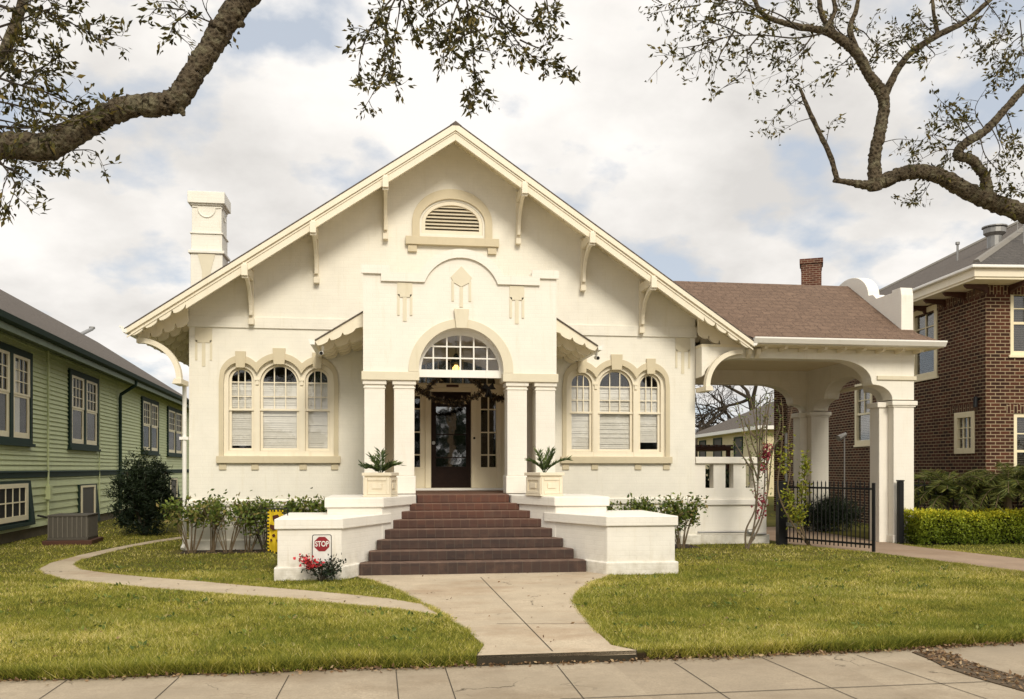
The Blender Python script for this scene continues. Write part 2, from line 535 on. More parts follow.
def thing(name, label, cat, loc=(0, 0, 0), rz=0.0, group=None):
    o = bpy.data.objects.new(name, None)
    COL.objects.link(o)
    o.location = loc; o.rotation_euler = (0, 0, rz)
    o.empty_display_size = 0.2
    return tag(o, label, cat, group)


def struct(o):
    o['kind'] = 'structure'
    return o


def leaves(name, mat, pos, size, parent=None, aspect=0.45, up=0.0, size_var=0.35, dirs=None, tint=None, droop=0.0):
    """one mesh of many small folded leaves at the given points"""
    P = np.asarray(pos, dtype=np.float64)
    n = len(P)
    d = RNG.normal(size=(n, 3)) if dirs is None else np.asarray(dirs) + RNG.normal(size=(n, 3)) * 0.45
    d[:, 2] += up - droop
    d /= np.linalg.norm(d, axis=1)[:, None] + 1e-9
    q = RNG.normal(size=(n, 3))
    s = np.cross(d, q); s /= np.linalg.norm(s, axis=1)[:, None] + 1e-9
    nn = np.cross(d, s)
    Ln = (size * (1 + size_var * RNG.uniform(-1, 1, n)))[:, None]
    W = Ln * aspect * 0.5
    b = P; t = P + d * Ln
    m1 = P + d * Ln * 0.45 + s * W + nn * W * 0.5
    m2 = P + d * Ln * 0.45 - s * W + nn * W * 0.5
    V = np.stack([b, m1, t, m2], axis=1).reshape(-1, 3)
    idx = np.arange(n)[:, None] * 4
    F = np.concatenate([idx + np.array([[0, 1, 2]]), idx + np.array([[0, 2, 3]])], axis=1).reshape(-1, 3)
    tv = RNG.uniform(0, 1, n) if tint is None else np.clip(np.asarray(tint) + RNG.uniform(-0.2, 0.2, n), 0, 1)
    return raw_mesh(name, mat, V, F, np.repeat(tv, 4), parent)


def raw_mesh(name, mat, V, F, tint, parent=None):
    me = bpy.data.meshes.new(name)
    k = F.shape[1]
    me.vertices.add(len(V)); me.vertices.foreach_set('co', V.astype(np.float32).ravel())
    me.loops.add(F.size); me.loops.foreach_set('vertex_index', F.astype(np.int32).ravel())
    me.polygons.add(len(F)); me.polygons.foreach_set('loop_start', np.arange(0, F.size, k, dtype=np.int32))
    a = me.attributes.new('tint', 'FLOAT', 'POINT')
    a.data.foreach_set('value', tint.astype(np.float32))
    me.update(calc_edges=True); me.validate()
    me.materials.append(mat)
    o = bpy.data.objects.new(name, me); COL.objects.link(o)
    if parent: o.parent = parent
    return o


def text_mesh(s, size, name, mat, parent, M4, ext=0.002):
    cu = bpy.data.curves.new('tmp', 'FONT'); cu.body = s; cu.size = size
    cu.align_x = 'CENTER'; cu.align_y = 'CENTER'; cu.extrude = ext; cu.offset = size * 0.02
    ob = bpy.data.objects.new('tmp', cu); COL.objects.link(ob)
    dg = bpy.context.evaluated_depsgraph_get()
    me = bpy.data.meshes.new_from_object(ob.evaluated_get(dg))
    bpy.data.objects.remove(ob); bpy.data.curves.remove(cu)
    me.transform(M4); me.materials.clear(); me.materials.append(mat); me.name = name
    o = bpy.data.objects.new(name, me); COL.objects.link(o); o.parent = parent
    return o


def arc(cx, cz, rx, rz, a0, a1, n=16):
    return [(cx + rx * math.cos(math.radians(a0 + (a1 - a0) * i / n)), cz + rz * math.sin(math.radians(a0 + (a1 - a0) * i / n))) for i in range(n + 1)]


def arch_poly(cx, zb, zs, R, n=20, rz=None):
    return [(cx - R, zb), (cx + R, zb)] + arc(cx, zs, R, rz or R, 0, 180, n)


def smooth_path(pts, k=6):
    """Catmull-Rom through points (Vectors or tuples)"""
    P = [Vector(p) for p in pts]; out = []
    for i in range(len(P) - 1):
        p0, p1, p2, p3 = P[max(i - 1, 0)], P[i], P[i + 1], P[min(i + 2, len(P) - 1)]
        for j in range(k):
            t = j / k
            out.append(0.5 * ((2 * p1) + (p2 - p0) * t + (2 * p0 - 5 * p1 + 4 * p2 - p3) * t * t + (3 * p1 - p0 - 3 * p2 + p3) * t ** 3))
    out.append(P[-1])
    return out


def in_poly(X, Y, poly):
    inside = np.zeros(len(X), bool)
    n = len(poly)
    for i in range(n):
        x0, y0 = poly[i][0], poly[i][1]; x1, y1 = poly[(i + 1) % n][0], poly[(i + 1) % n][1]
        c = ((y0 > Y) != (y1 > Y)) & (X < (x1 - x0) * (Y - y0) / ((y1 - y0) + 1e-12) + x0)
        inside ^= c
    return inside


# ================================================================== GROUND, PATHS
edge_px = [(-350, 692), (0, 681), (150, 676.5), (300, 671), (480, 665.5), (640, 660), (850, 652), (925, 648), (1024, 642), (1400, 628)]
edge = [gr(x, y, -0.09) for x, y in edge_px]
edge = [Vector((-30, edge[0].y, 0))] + edge + [Vector((40, edge[-1].y, 0))]
g = MB()
lawn_poly = [(p.x, p.y) for p in edge] + [(400, 8.4), (400, 500), (-400, 500), (-400, 7.8)]
for i in range(len(edge) - 1):
    a, b = edge[i], edge[i + 1]
    g.add([(a.x, a.y, 0), (b.x, b.y, 0), (b.x, b.y, -0.12), (a.x, a.y, -0.12)], [(0, 1, 2, 3)])
    g.add([(a.x, a.y, 0), (b.x, b.y, 0), (b.x, 40, 0), (a.x, 40, 0)], [(0, 1, 2, 3)])
g.add([(-400, 40, 0), (400, 40, 0), (400, 500, 0), (-400, 500, 0)], [(0, 1, 2, 3)])
for sx in (-1, 1):
    e = -30 if sx < 0 else 40
    yy = edge[0].y if sx < 0 else edge[-1].y
    g.add([(e, yy, 0), (sx * 400, yy, 0), (sx * 400, 40, 0), (e, 40, 0)], [(0, 1, 2, 3)])


def ground_mat():
    m, nt, b = new_mat('lawn_soil')
    v = objco(nt)
    c = mixc(nt, ramp(nt, noise(nt, v, 0.6, 6), 0.35, 0.68), (0.085, 0.085, 0.02), (0.15, 0.125, 0.035))
    c = mixc(nt, ramp(nt, noise(nt, v, 28, 5), 0.4, 0.7), c, (0.08, 0.075, 0.02))
    sz = N(nt, 'ShaderNodeSeparateXYZ'); L(nt, v, sz.inputs[0])
    mz_ = N(nt, 'ShaderNodeMapRange'); mz_.inputs[1].default_value = -.03; mz_.inputs[2].default_value = -.003
    L(nt, sz.outputs[2], mz_.inputs[0])
    c = mixc(nt, mz_.outputs[0], (0.035, 0.025, 0.014), c)
    L(nt, c, b.inputs['Base Color']); b.inputs['Roughness'].default_value = 1
    b.inputs['Specular IOR Level'].default_value = 0.05
    bump(nt, b, noise(nt, v, 50, 5), 0.8, 0.02)
    return m


struct(g.build('ground', ground_mat(), recalc=False))

k = MB(); k.add([(-400, -400, -0.121), (400, -400, -0.121), (400, 9.5, -0.121), (-400, 9.5, -0.121)], [(0, 1, 2, 3)])
struct(k.build('street', concrete('pale_street_concrete', (0.46, 0.40, 0.32)), recalc=False))
walk_l = [(359, 576.8), (392, 588), (424, 603.6), (445, 616), (466, 630), (484, 644.5), (477, 655)]
walk_r = [(637, 650), (612, 644.8), (600, 634), (583, 614), (574, 602), (576, 595), (583, 588), (597, 580), (612, 575.4)]
wp = [gr(x, y, 0.012) for x, y in walk_l + walk_r]
walk_poly = [(p.x, p.y) for p in wp] + [(3.35, 14.2), (-0.5, 14.2)]
k = MB(); k.prism(walk_poly, -0.03, 0.012, 'xy')
struct(k.build('front_walk', M['walk'], bevel=0.008))
a, b = gr(477, 655, 0.012), gr(637, 650, 0.012)
k = MB(); k.prism([(a.x, a.y), (b.x, b.y), (b.x - 0.02, b.y + 0.16), (a.x + 0.02, a.y + 0.16)], -0.119, 0.008, 'xy')
kerb_quad = k
struct(k.build('walk_kerb', M['kerb']))
# joints in the walk
k = MB()
for p, q in (((480.7, 577), (552.7, 651)), ((497, 623.5), (592, 623.5)), ((424, 603.8), (446, 616.5))):
    a, b = gr(*p, 0.016), gr(*q, 0.016)
    d = (b - a).normalized(); s = Vector((-d.y, d.x, 0)) * 0.005
    k.add([a - s, b - s, b + s, a + s], [(0, 1, 2, 3)])
struct(k.build('walk_joints', M['joint']))

pl = [(446, 616.8), (400, 609.5), (350, 605), (300, 600), (250, 596.5), (200, 592.5), (150, 588.5), (100, 584), (62, 579.5), (42, 574.5), (36, 569.5), (48, 563), (75, 556), (110, 548.5), (150, 541), (185, 536)]
pu = [(190, 537.5), (160, 541.5), (130, 547), (103, 553.5), (84, 559), (75, 564.5), (84, 569.5), (110, 573), (150, 577), (200, 581), (250, 585.5), (300, 589.5), (350, 594), (390, 598.5), (425, 604.2)]
pp = [gr(x, y, 0.008) for x, y in pl] + [gr(x, y, 0.008) for x, y in pu]
path_poly = [(p.x, p.y) for p in pp]
k = MB(); k.prism(path_poly, -0.03, 0.008, 'xy')
struct(k.build('side_path', M['walk']))

dp = [gr(x, y, 0.008) for x, y in [(878, 553.5), (1024, 572.5)]]
du = [gr(x, y, 0.008) for x, y in [(1024, 558.5), (925, 547.5), (905, 545)]]
drive_poly = [(9.0, 24), (8.9, 19.6), (8.9, 17.6), (dp[0].x, dp[0].y), (dp[1].x, dp[1].y), (10.9, 11.4), (13.3, 11.4)] + [(p.x, p.y) for p in du] + [(11.3, 18.6), (11.3, 24)]
drive_poly = [(8.9, 24), (8.9, 18.2), (9.3, 17.0), (dp[0].x, dp[0].y), (dp[1].x, dp[1].y), (13.2, 10.2), (17.5, 8.6), (21, 8.6), (15.5, 12.2), (du[0].x, du[0].y), (du[1].x, du[1].y), (du[2].x, du[2].y), (11.3, 18.4), (11.3, 24)]
k = MB(); k.prism(drive_poly, -0.03, 0.008, 'xy')
struct(k.build('driveway', M['drive']))

# sidewalk slabs at z = -0.09
k = MB()
sw_edge = [Vector((p.x, p.y - 0.0, 0)) for p in edge]
for i in range(len(edge) - 1):
    a, b = edge[i], edge[i + 1]
    k.add([(a.x, a.y + 0.0, -0.09), (b.x, b.y + 0.0, -0.09), (b.x, 6.1, -0.09), (a.x, 6.1, -0.09)], [(0, 1, 2, 3)])
struct(k.build('sidewalk', M['conc'], recalc=False))
k = MB()
jp = [((67, 680), (42, 697)), ((179, 677), (157, 697)), ((289, 675), (277, 697)), ((396, 670), (398.5, 697)), ((445, 667), (455, 697)), ((557, 665), (577, 690)), ((674.5, 662.5), (727, 697)), ((762, 657.5), (832, 688)), ((857, 655), (937, 682))]
for p, q in jp:
    a, b = gr(*p, -0.086), gr(*q, -0.086)
    d = (b - a).normalized()
    b = a + d * 1.9; s = Vector((-d.y, d.x, 0)) * 0.004
    k.add([a - s, b - s, b + s, a + s], [(0, 1, 2, 3)])
a, b = gr(560, 699, -0.085), gr(1000, 681, -0.085)
k.add([a, b, b + Vector((0, .011, 0)), a + Vector((0, .011, 0))], [(0, 1, 2, 3)])
struct(k.build('sidewalk_joints', M['joint'], recalc=False))
# dirt strip where a slab is missing
ds = [(912, 652), (930, 659), (945, 667), (960, 672), (975, 677), (992, 682), (1024, 691), (1080, 706), (1080, 690), (1024, 677.5), (1000, 671), (975, 663.5), (962, 660), (958, 655.5), (940, 651)]
dpoly = [gr(x, y, -0.082) for x, y in ds]
k = MB(); k.prism([(p.x, p.y) for p in dpoly], -0.089, -0.080, 'xy')
struct(k.build('dirt_strip', plain('bare_dirt', (0.12, 0.085, 0.05), 0.95, 0, 0.5, 20, 0.8)))


# ================================================================== WHITE HOUSE
HX, HY = 1.39, 18.9
house = thing('bungalow', 'white painted brick bungalow with broad front gable, arched triple windows and attached carport', 'house', (HX, HY, 0))
SL = 0.677


def zroof(x): return 8.76 - SL * abs(x)


# window outlines
def env_poly(c, arches, zb, x0, x1, n=90):
    xs = [x0 + (x1 - x0) * i / n for i in range(n + 1)]
    def e(x):
        best = min(a[1] for a in arches)
        for cx, zs, R, rz in arches:
            t = 1 - ((x - cx) / R) ** 2
            if t > 0: best = max(best, zs + rz * math.sqrt(t))
        return best
    return [(c + x, e(x)) for x in xs]      # left to right


WS = [(-0.78, 3.55, 0.20), (0.0, 3.485, 0.345), (0.78, 3.55, 0.20)]
CW = (-3.62, 3.62)
ARI = [(cx, zs, R + 0.145, R + 0.145) for cx, zs, R in WS]
ARO = [(cx, zs, R + (0.235 if R < .3 else 0.275), R + (0.285 if R < .3 else 0.27)) for cx, zs, R in WS]
XI = 0.78 + 0.345; XO = 0.78 + 0.435
holes = []
for c in CW:
    up = env_poly(c, ARI, 1.95, -XI, XI)
    holes.append([(c - XI, 1.952)] + [(c + XI, 1.952)] + up[::-1])
vent_hole = arch_poly(0, 6.72, 6.95, 0.655, 24, 0.48)
zr = 8.705 - SL * 5.43
wall_poly = [(-5.43, -0.05), (-1.5, -0.05), (-1.5, 4.35), (1.5, 4.35), (1.5, -0.05), (5.43, -0.05), (5.43, zr), (0, 8.705), (-5.43, zr)]
k = MB(); k.prism(wall_poly, 0, 0.3, 'xz', holes + [vent_hole])
k.build('front_wall', M['wall'], house)
k = MB(); k.box(-5.43, -5.13, 0.302, 14, -0.05, zr)
k.build('side_wall', M['wall'], house)
k = MB(); k.box(5.13, 5.43, 0.302, 14, -0.05, zr)
k.build('side_wall', M['wall'], house)
k = MB(); k.prism([(-5.43, -0.05), (5.43, -0.05), (5.43, zr), (0, 8.705), (-5.43, zr)], 14.002, 14.3, 'xz')
k.build('rear_wall', M['wall'], house)
# horizontal band and base courses
for x0, x1 in ((-5.46, -1.84), (1.84, 5.46)):
    k = MB(); k.box(x0, x1, -0.035, 0.0 - 0.001, 4.61, 4.84)
    k.build('frieze_band', M['wall'], house, bevel=0.008)
for s in (-1, 1):
    k = MB()
    x0, x1 = sorted((s * 1.86, s * 5.53))
    k.prism([(0, -0.05), (-0.10, -0.05), (-0.10, 0.20), (-0.05, 0.23), (0, 0.23)], x0, x1, 'yz')
    x0, x1 = sorted((s * 1.86, s * 5.475))
    k.prism([(0, 0.90), (-0.03, 0.90), (-0.045, 0.93), (-0.045, 1.02), (-0.015, 1.05), (0, 1.05)], x0, x1, 'yz')
    k.build('plinth', M['wall'], house, bevel=0.006)

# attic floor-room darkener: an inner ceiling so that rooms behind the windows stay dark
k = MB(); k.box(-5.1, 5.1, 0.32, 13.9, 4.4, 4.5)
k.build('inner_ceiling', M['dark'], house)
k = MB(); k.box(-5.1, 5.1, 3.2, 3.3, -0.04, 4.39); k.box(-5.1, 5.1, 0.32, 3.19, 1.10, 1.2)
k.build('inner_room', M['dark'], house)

# triple windows
for c in CW:
    out = env_poly(c, ARO, 1.95, -XO, XO)
    inn = env_poly(c, ARI, 1.95, -XI, XI)
    poly = [(c - XO, 1.951)] + out + [(c + XO, 1.951), (c + XI, 1.951)] + inn[::-1] + [(c - XI, 1.951)]
    k = MB(); k.prism(poly, -0.035, 0.0 - 0.001, 'xz')
    for cx, zs, R in WS:
        zt = zs + R + 0.27
        hw = 0.13 if R > .3 else 0.105
        k.prism([(c + cx - hw * .85, zt - 0.235), (c + cx + hw * .85, zt - 0.235), (c + cx + hw, zt + 0.10), (c + cx - hw, zt + 0.10)], -0.055, -0.001, 'xz')
    k.build('window_surround', M['tan'], house, bevel=0.01)
    k = MB(); k.box(c - 1.26, c + 1.26, -0.085, -0.001, 1.80, 1.95)
    for dx in (-1.14, -0.49, 0.49, 1.14):
        k.box(c + dx - 0.075, c + dx + 0.075, -0.03, -0.001, 1.66, 1.799)
    k.build('window_sill', M['tan'], house, bevel=0.01)
    # cream infill with three arched openings, set back in the wall
    hl = [arch_poly(c + cx, 2.06, zs, R + 0.055) for cx, zs, R in WS]
    k = MB()
    k.prism([(c - XI, 1.953), (c + XI, 1.953)] + [(x, z) for x, z in inn[::-1]], 0.06, 0.124, 'xz', hl)
    for dx in (-0.455, 0.455):
        k.box(c + dx - 0.03, c + dx + 0.03, 0.03, 0.0595, 3.44, 3.53)
        k.box(c + dx - 0.045, c + dx + 0.045, 0.02, 0.0595, 3.531, 3.56)
        k.box(c + dx - 0.05, c + dx + 0.05, 0.05, 0.0595, 1.955, 3.40)
    k.build('window_casing', M['trim'], house, bevel=0.006)
    for cx, zs, R in WS:
        x = c + cx
        k = MB()
        k.prism(arch_poly(x, 2.062, zs, R + 0.053), 0.125, 0.17, 'xz', [arch_poly(x, 2.115, zs, R)])
        k.box(x - R - 0.06, x + R + 0.06, 0.095, 0.169, 2.90, 2.945)
        w = k.build('arched_window', M['trim'], house, bevel=0.004)
        k = MB()
        for dx in (-R / 3, R / 3):
            zt = zs + math.sqrt(R * R - dx * dx)
            k.box(x + dx - 0.011, x + dx + 0.011, 0.135, 0.156, 2.946, zt + 0.01)
        for z in (3.20, 3.50):
            hw = R if z <= zs else math.sqrt(R * R - (z - zs) ** 2)
            k.box(x - hw, x + hw, 0.137, 0.158, z - 0.010, z + 0.010)
        k.build('muntin', M['trim'], w)
        k = MB(); k.prism(arch_poly(x, 2.07, zs, R + 0.03), 0.160, 0.163, 'xz')
        k.build('pane', M['glass'], w)
        zb = 2.17 if (cx < 0 and c < 0) or (cx > 0 and c > 0) else 2.09
        if c > 0 and cx > 0: zb = 2.27
        k = MB()
        nz = 30
        for i in range(nz):       # slats of the blind
            z0 = zb + (3.50 - zb) * i / nz; z1 = zb + (3.50 - zb) * (i + 1) / nz
            j = RNG.normal() * 0.004
            k.add([(x - R - .03, 0.183 + j, z0), (x + R + .03, 0.183 + j, z0), (x + R + .03, 0.192 + j, z1 + .004), (x - R - .03, 0.196 + j, z1 + .004)], [(0, 1, 2, 3)])
        k.build('blind', M['blind'], w, recalc=False)

# ornaments: tan drop pendants on wall corners
def pendant(mb, cx, zt, w, zb, leg, long_, y0, y1):
    mb.prism([(cx - w / 2, zt), (cx - w / 2, zb + 0.05), (cx - w / 2 + .04, zb), (cx + w / 2 - .04, zb), (cx + w / 2, zb + 0.05), (cx + w / 2, zt)], y0, y1, 'xz')
    mb.box(cx - w / 2, cx - w / 2 + 0.045, y0, y1, leg, zb + 0.049)
    mb.box(cx + w / 2 - 0.045, cx + w / 2, y0, y1, leg, zb + 0.049)
    mb.box(cx - 0.035, cx + 0.035, y0 + .004, y1, long_, zb - .001)


for s in (-1, 1):
    k = MB(); pendant(k, s * 5.14, 4.605, 0.34, 4.29, 3.93, 3.80, -0.014, -0.001)
    k.build('wall_pendant', M['tanpale'], house)
    k = MB(); pendant(k, s * 1.06, 5.17, 0.28, 4.90, 4.56, 4.45, -2.318, -2.301)
    k.build('porch_pendant', M['tanpale'], house)
k = MB()
k.prism([(0, 5.51), (-0.2, 5.30), (-0.14, 5.2), (0, 5.12), (0.14, 5.2), (0.2, 5.30)], -2.318, -2.301, 'xz')
k.box(-0.185, -0.14, -2.3165, -2.301, 4.85, 5.235); k.box(0.14, 0.185, -2.3165, -2.301, 4.85, 5.235); k.box(-0.03, 0.03, -2.315, -2.301, 4.74, 5.118)
k.build('porch_diamond', M['tanpale'], house)

# attic vent
k = MB()
oa = [(-0.86, 6.632)] + [(-0.86, 6.95)] + arc(0, 6.95, 0.86, 0.73, 180, 0, 28)[1:-1] + [(0.86, 6.95), (0.86, 6.632)]
ia = [(0.70, 6.632), (0.70, 6.95)] + arc(0, 6.95, 0.70, 0.52, 0, 180, 28)[1:-1] + [(-0.70, 6.95), (-0.70, 6.632)]
k.prism(oa + ia, -0.05, -0.001, 'xz')
k.box(-1.0, 1.0, -0.11, -0.001, 6.46, 6.63)
k.box(-0.95, -0.76, -0.07, -0.001, 6.31, 6.459); k.box(0.76, 0.95, -0.07, -0.001, 6.31, 6.459)
k.build('vent_surround', M['tan'], house, bevel=0.01)
k = MB()
k.prism(arch_poly(0, 6.722, 6.95, 0.653, 24, 0.478), 0.012, 0.10, 'xz', [arch_poly(0, 6.80, 6.95, 0.58, 24, 0.40)])
vf = k.build('vent_frame', M['trim'], house, bevel=0.008)
k = MB()
for i in range(8):
    z = 6.775 + i * 0.075
    hw = 0.61 if z < 6.95 else 0.61 * math.sqrt(max(0.02, 1 - ((z - 6.93) / 0.46) ** 2))
    k.prism([(0.02, z), (0.03, z - 0.012), (0.13, z + 0.055), (0.12, z + 0.067)], -hw, hw, 'yz')
k.build('louver', M['trim'], vf)
k = MB(); k.box(-0.75, 0.75, 0.25, 0.27, 6.6, 7.6); k.build('vent_backing', M['dark'], vf)

# main roof
def scallops(x0, z0, x1, z1, n, amp):
    """wavy lower edge from (x0,z0) to (x1,z1): n convex lobes hanging below the line"""
    pts = []
    for i in range(n):
        for j in range(8):
            t = (i + j / 8) / n; u = j / 8
            pts.append((x0 + (x1 - x0) * t, z0 + (z1 - z0) * t - amp * math.sqrt(max(0, 1 - (2 * u - 1) ** 2)) + (amp * .5 if j == 0 else 0)))
    pts.append((x1, z1))
    return pts


for s in (-1, 1):
    k = MB()
    k.prism([(0, 8.775), (s * 6.44, 8.775 - SL * 6.44), (s * 6.44, 8.775 - SL * 6.44 - 0.025), (0, 8.75)], -0.95, 14.6, 'xz')
    k.build('roof', M['edgeroof'], house)
    k = MB()
    k.prism([(0, 8.749), (s * 6.38, 8.749 - SL * 6.38), (s * 6.38, 8.749 - SL * 6.38 - 0.05), (0, 8.699)], -0.83, 14.5, 'xz')
    k.build('soffit', M['soffit'], house)
    # bargeboard with scalloped tail
    k = MB()
    xs, xe = 5.30, 6.34
    up = [(0, 8.745), (s * 6.40, 8.745 - SL * 6.40)]
    dn = scallops(s * xe, 8.745 - SL * xe - 0.14, s * xs, 8.745 - SL * xs - 0.24, 4, 0.075)
    k.prism(up + dn + [(s * xs, 8.745 - SL * xs - 0.33), (0, 8.415)], -0.90, -0.835, 'xz')
    k.build('bargeboard', M['trim'], house, bevel=0.006)
    k = MB()
    k.prism([(0, 8.744), (s * 6.42, 8.744 - SL * 6.42), (s * 6.42, 8.744 - SL * 6.42 - 0.10), (0, 8.60)], -0.945, -0.901, 'xz')
    k.prism([(0, 8.598), (s * 6.40, 8.598 - SL * 6.40), (s * 6.40, 8.598 - SL * 6.40 - 0.035), (0, 8.562)], -0.918, -0.901, 'xz')
    k.build('rake_molding', M['trim'], house, bevel=0.005)
    for i in range(14):
        y = -0.35 + i * 0.55
        if y > 0.0 and s > 0 and i > 10: break
        k = MB()
        dn = scallops(s * 6.34, 8.69 - SL * 6.34 - 0.12, s * 5.38, 8.69 - SL * 5.38 - 0.36, 4, 0.08)
        k.prism([(s * 5.38, 8.69 - SL * 5.38), (s * 6.34, 8.69 - SL * 6.34)] + dn, y, y + 0.07, 'xz')
        k.build('rafter_tail', M['trim'], house)
    k = MB()
    k.prism([(s * 6.39, 4.40), (s * 6.49, 4.46), (s * 6.53, 4.46), (s * 6.53, 4.43), (s * 6.50, 4.42), (s * 6.46, 4.33), (s * 6.39, 4.33)], -0.95, 14.5, 'xz')
    k.build('gutter', M['white'], house)
    # curved brace under the eave at the corner
    k = MB()
    o_ = arc(s * 6.24, 3.48, s * -0.79, 0.80, 0, 90, 14); i_ = arc(s * 6.24, 3.48, s * -0.69, 0.70, 90, 0, 14)
    k.prism(o_ + [(s * 6.30, 4.28)] + [(s * 6.30, 4.18)] + i_, -0.62, -0.46, 'xz')
    k.prism([(s * 5.44, 3.38), (s * 5.62, 3.38), (s * 5.60, 3.43), (s * 5.58, 3.48), (s * 5.44, 3.48)], -0.65, -0.001, 'xz')
    k.build('eave_brace', M['trim'], house, bevel=0.006)
    for bx in (1.42, 2.85, 4.17):
        x = s * bx
        zt = 8.695 - SL * bx
        k = MB()
        k.box(x - 0.042, x + 0.042, -0.12, -0.001, zt - 1.08, zt - 0.05)           # wall leg
        k.box(x - 0.055, x + 0.055, -0.15, -0.001, zt - 1.20, zt - 1.081)
        k.box(x - 0.04, x + 0.04, -0.98, -0.121, zt - 0.30, zt - 0.12)            # outrigger
        a_ = arc(-0.92, zt - 1.02, 0.80, 0.72, 0, 90, 10); b_ = arc(-0.92, zt - 1.02, 0.72, 0.64, 90, 0, 10)
        k.prism(a_ + b_, x - 0.034, x + 0.034, 'yz')
        k.box(x - 0.06, x + 0.06, -1.02, -0.981, zt - 0.38, zt - 0.16)
        k.box(x - 0.06, x + 0.06, -0.97, -0.91, zt - 0.42, zt - 0.301)
        k.build('knee_bracket', M['trim'], house, bevel=0.006)
k = MB(); k.prism([(-0.12, 8.70), (0, 8.79), (0.12, 8.70)], -0.952, 14.6, 'xz')
k.build('ridge_cap', M['edgeroof'], house)

# downspout on the left corner
k = MB()
k.tube([(-5.51, -0.05, 3.38), (-5.51, -0.05, 0.15), (-5.53, -0.16, 0.05)], 0.042, 10)
for z in (2.28, 0.62):
    k.box(-5.60, -5.43, -0.11, -0.001, z, z + 0.06)
k.build('downspout', M['white'], house)

# ---- chimney
CX = -5.69
k = MB()
y0, y1 = 3.1, 3.85
k.box(CX - .37, CX + .37, y0, y1, 3.0, 6.86)
k.box(CX - .42, CX + .42, y0 - .05, y1 + .05, 6.861, 6.93)
k.box(CX - .36, CX + .36, y0 + .01, y1 - .01, 6.931, 7.33)
k.box(CX - .385, CX + .385, y0 - .02, y1 + .02, 7.331, 7.37)
k.box(CX - .345, CX + .345, y0 + .02, y1 - .02, 7.371, 8.02)
k.box(CX - .375, CX + .375, y0 - .02, y1 + .02, 8.021, 8.06)
k.box(CX - .43, CX + .43, y0 - .07, y1 + .07, 8.061, 8.34)
ch = k.build('chimney', M['wall'], house, bevel=0.012)
k = MB()
# swag relief on front and right faces, and pendant on lower stage
sw = [(CX + 0.20 * math.cos(t), y0 + .012, 7.96 + 0.22 * math.sin(t)) for t in [PI + PI * i / 12 for i in range(13)]]
k.tube([(CX - .33, y0 + .012, 7.98)] + [(CX - .2, y0 + .012, 7.98)] + sw + [(CX + .33, y0 + .012, 7.98)], 0.018, 6)
sw = [(CX + .348, (y0 + y1) / 2 + 0.20 * math.cos(t), 7.96 + 0.22 * math.sin(t)) for t in [PI + PI * i / 12 for i in range(13)]]
k.tube([(CX + .348, y0 + .04, 7.98)] + sw + [(CX + .348, y1 - .04, 7.98)], 0.018, 6)
k.build('swag', M['wall'], ch)
k = MB(); k.prism([(CX - .2, 6.85), (CX - .1, 6.45), (CX - .1, 6.0), (CX + .1, 6.0), (CX + .1, 6.45), (CX + .2, 6.85)], y0 - .02, y0 - .001, 'xz')
k.build('chimney_pendant', M['tanpale'], ch)
k = MB(); k.box(CX - .16, CX + .1, y0 + .2, y0 + .5, 8.341, 8.38); k.build('chimney_cap', M['metal'], ch)

# ---- entry porch (front face y=-2.3)
F = -2.3
PT = [(-1.83, 3.502), (-1.83, 5.47), (-1.37, 5.47), (-1.37, 5.34), (-0.80, 5.34)] + arc(0, 4.93, 0.886, 0.886, 152, 28, 22) + [(0.80, 5.34), (1.37, 5.34), (1.37, 5.47), (1.83, 5.47), (1.83, 3.502)]
arch_open = [(0.80, 3.502)] + arc(0, 3.55, 0.80, 0.80, 0, 180, 32) + [(-0.80, 3.502)]
k = MB(); k.prism(PT + arch_open, F, F + 0.42, 'xz')
k.build('porch_parapet', M['porch'], house)
k = MB()                                                                    # proud cap band
top = [(-1.87, 5.48), (-1.35, 5.48), (-1.35, 5.35), (-0.81, 5.35)] + arc(0, 4.93, 0.90, 0.90, 152, 28, 22) + [(0.81, 5.35), (1.35, 5.35), (1.35, 5.48), (1.87, 5.48)]
bot = [(1.87, 5.32), (1.50, 5.32), (1.50, 5.185), (0.69, 5.185)] + arc(0, 4.93, 0.737, 0.737, 20.3, 159.7, 22) + [(-0.69, 5.185), (-1.50, 5.185), (-1.50, 5.32), (-1.87, 5.32)]
k.prism(top + bot, F - 0.05, F - 0.001, 'xz')
k.build('parapet_coping', M['porch'], house, bevel=0.012)
k = MB()                                                                    # archivolt
k.prism([(-0.99, 3.506)] + arc(0, 3.55, 0.99, 0.96, 180, 0, 34) + [(0.99, 3.506), (0.80, 3.506)] + arc(0, 3.55, 0.80, 0.80, 0, 180, 34) + [(-0.80, 3.506)], F - 0.035, F - 0.001, 'xz')
k.build('arch_trim', M['tanpale'], house, bevel=0.01)
k = MB(); k.prism([(-0.10, 4.33), (0.10, 4.33), (0.145, 4.70), (-0.145, 4.70)], F - 0.085, F - 0.036, 'xz')
k.build('keystone', M['tanpale'], house, bevel=0.01)
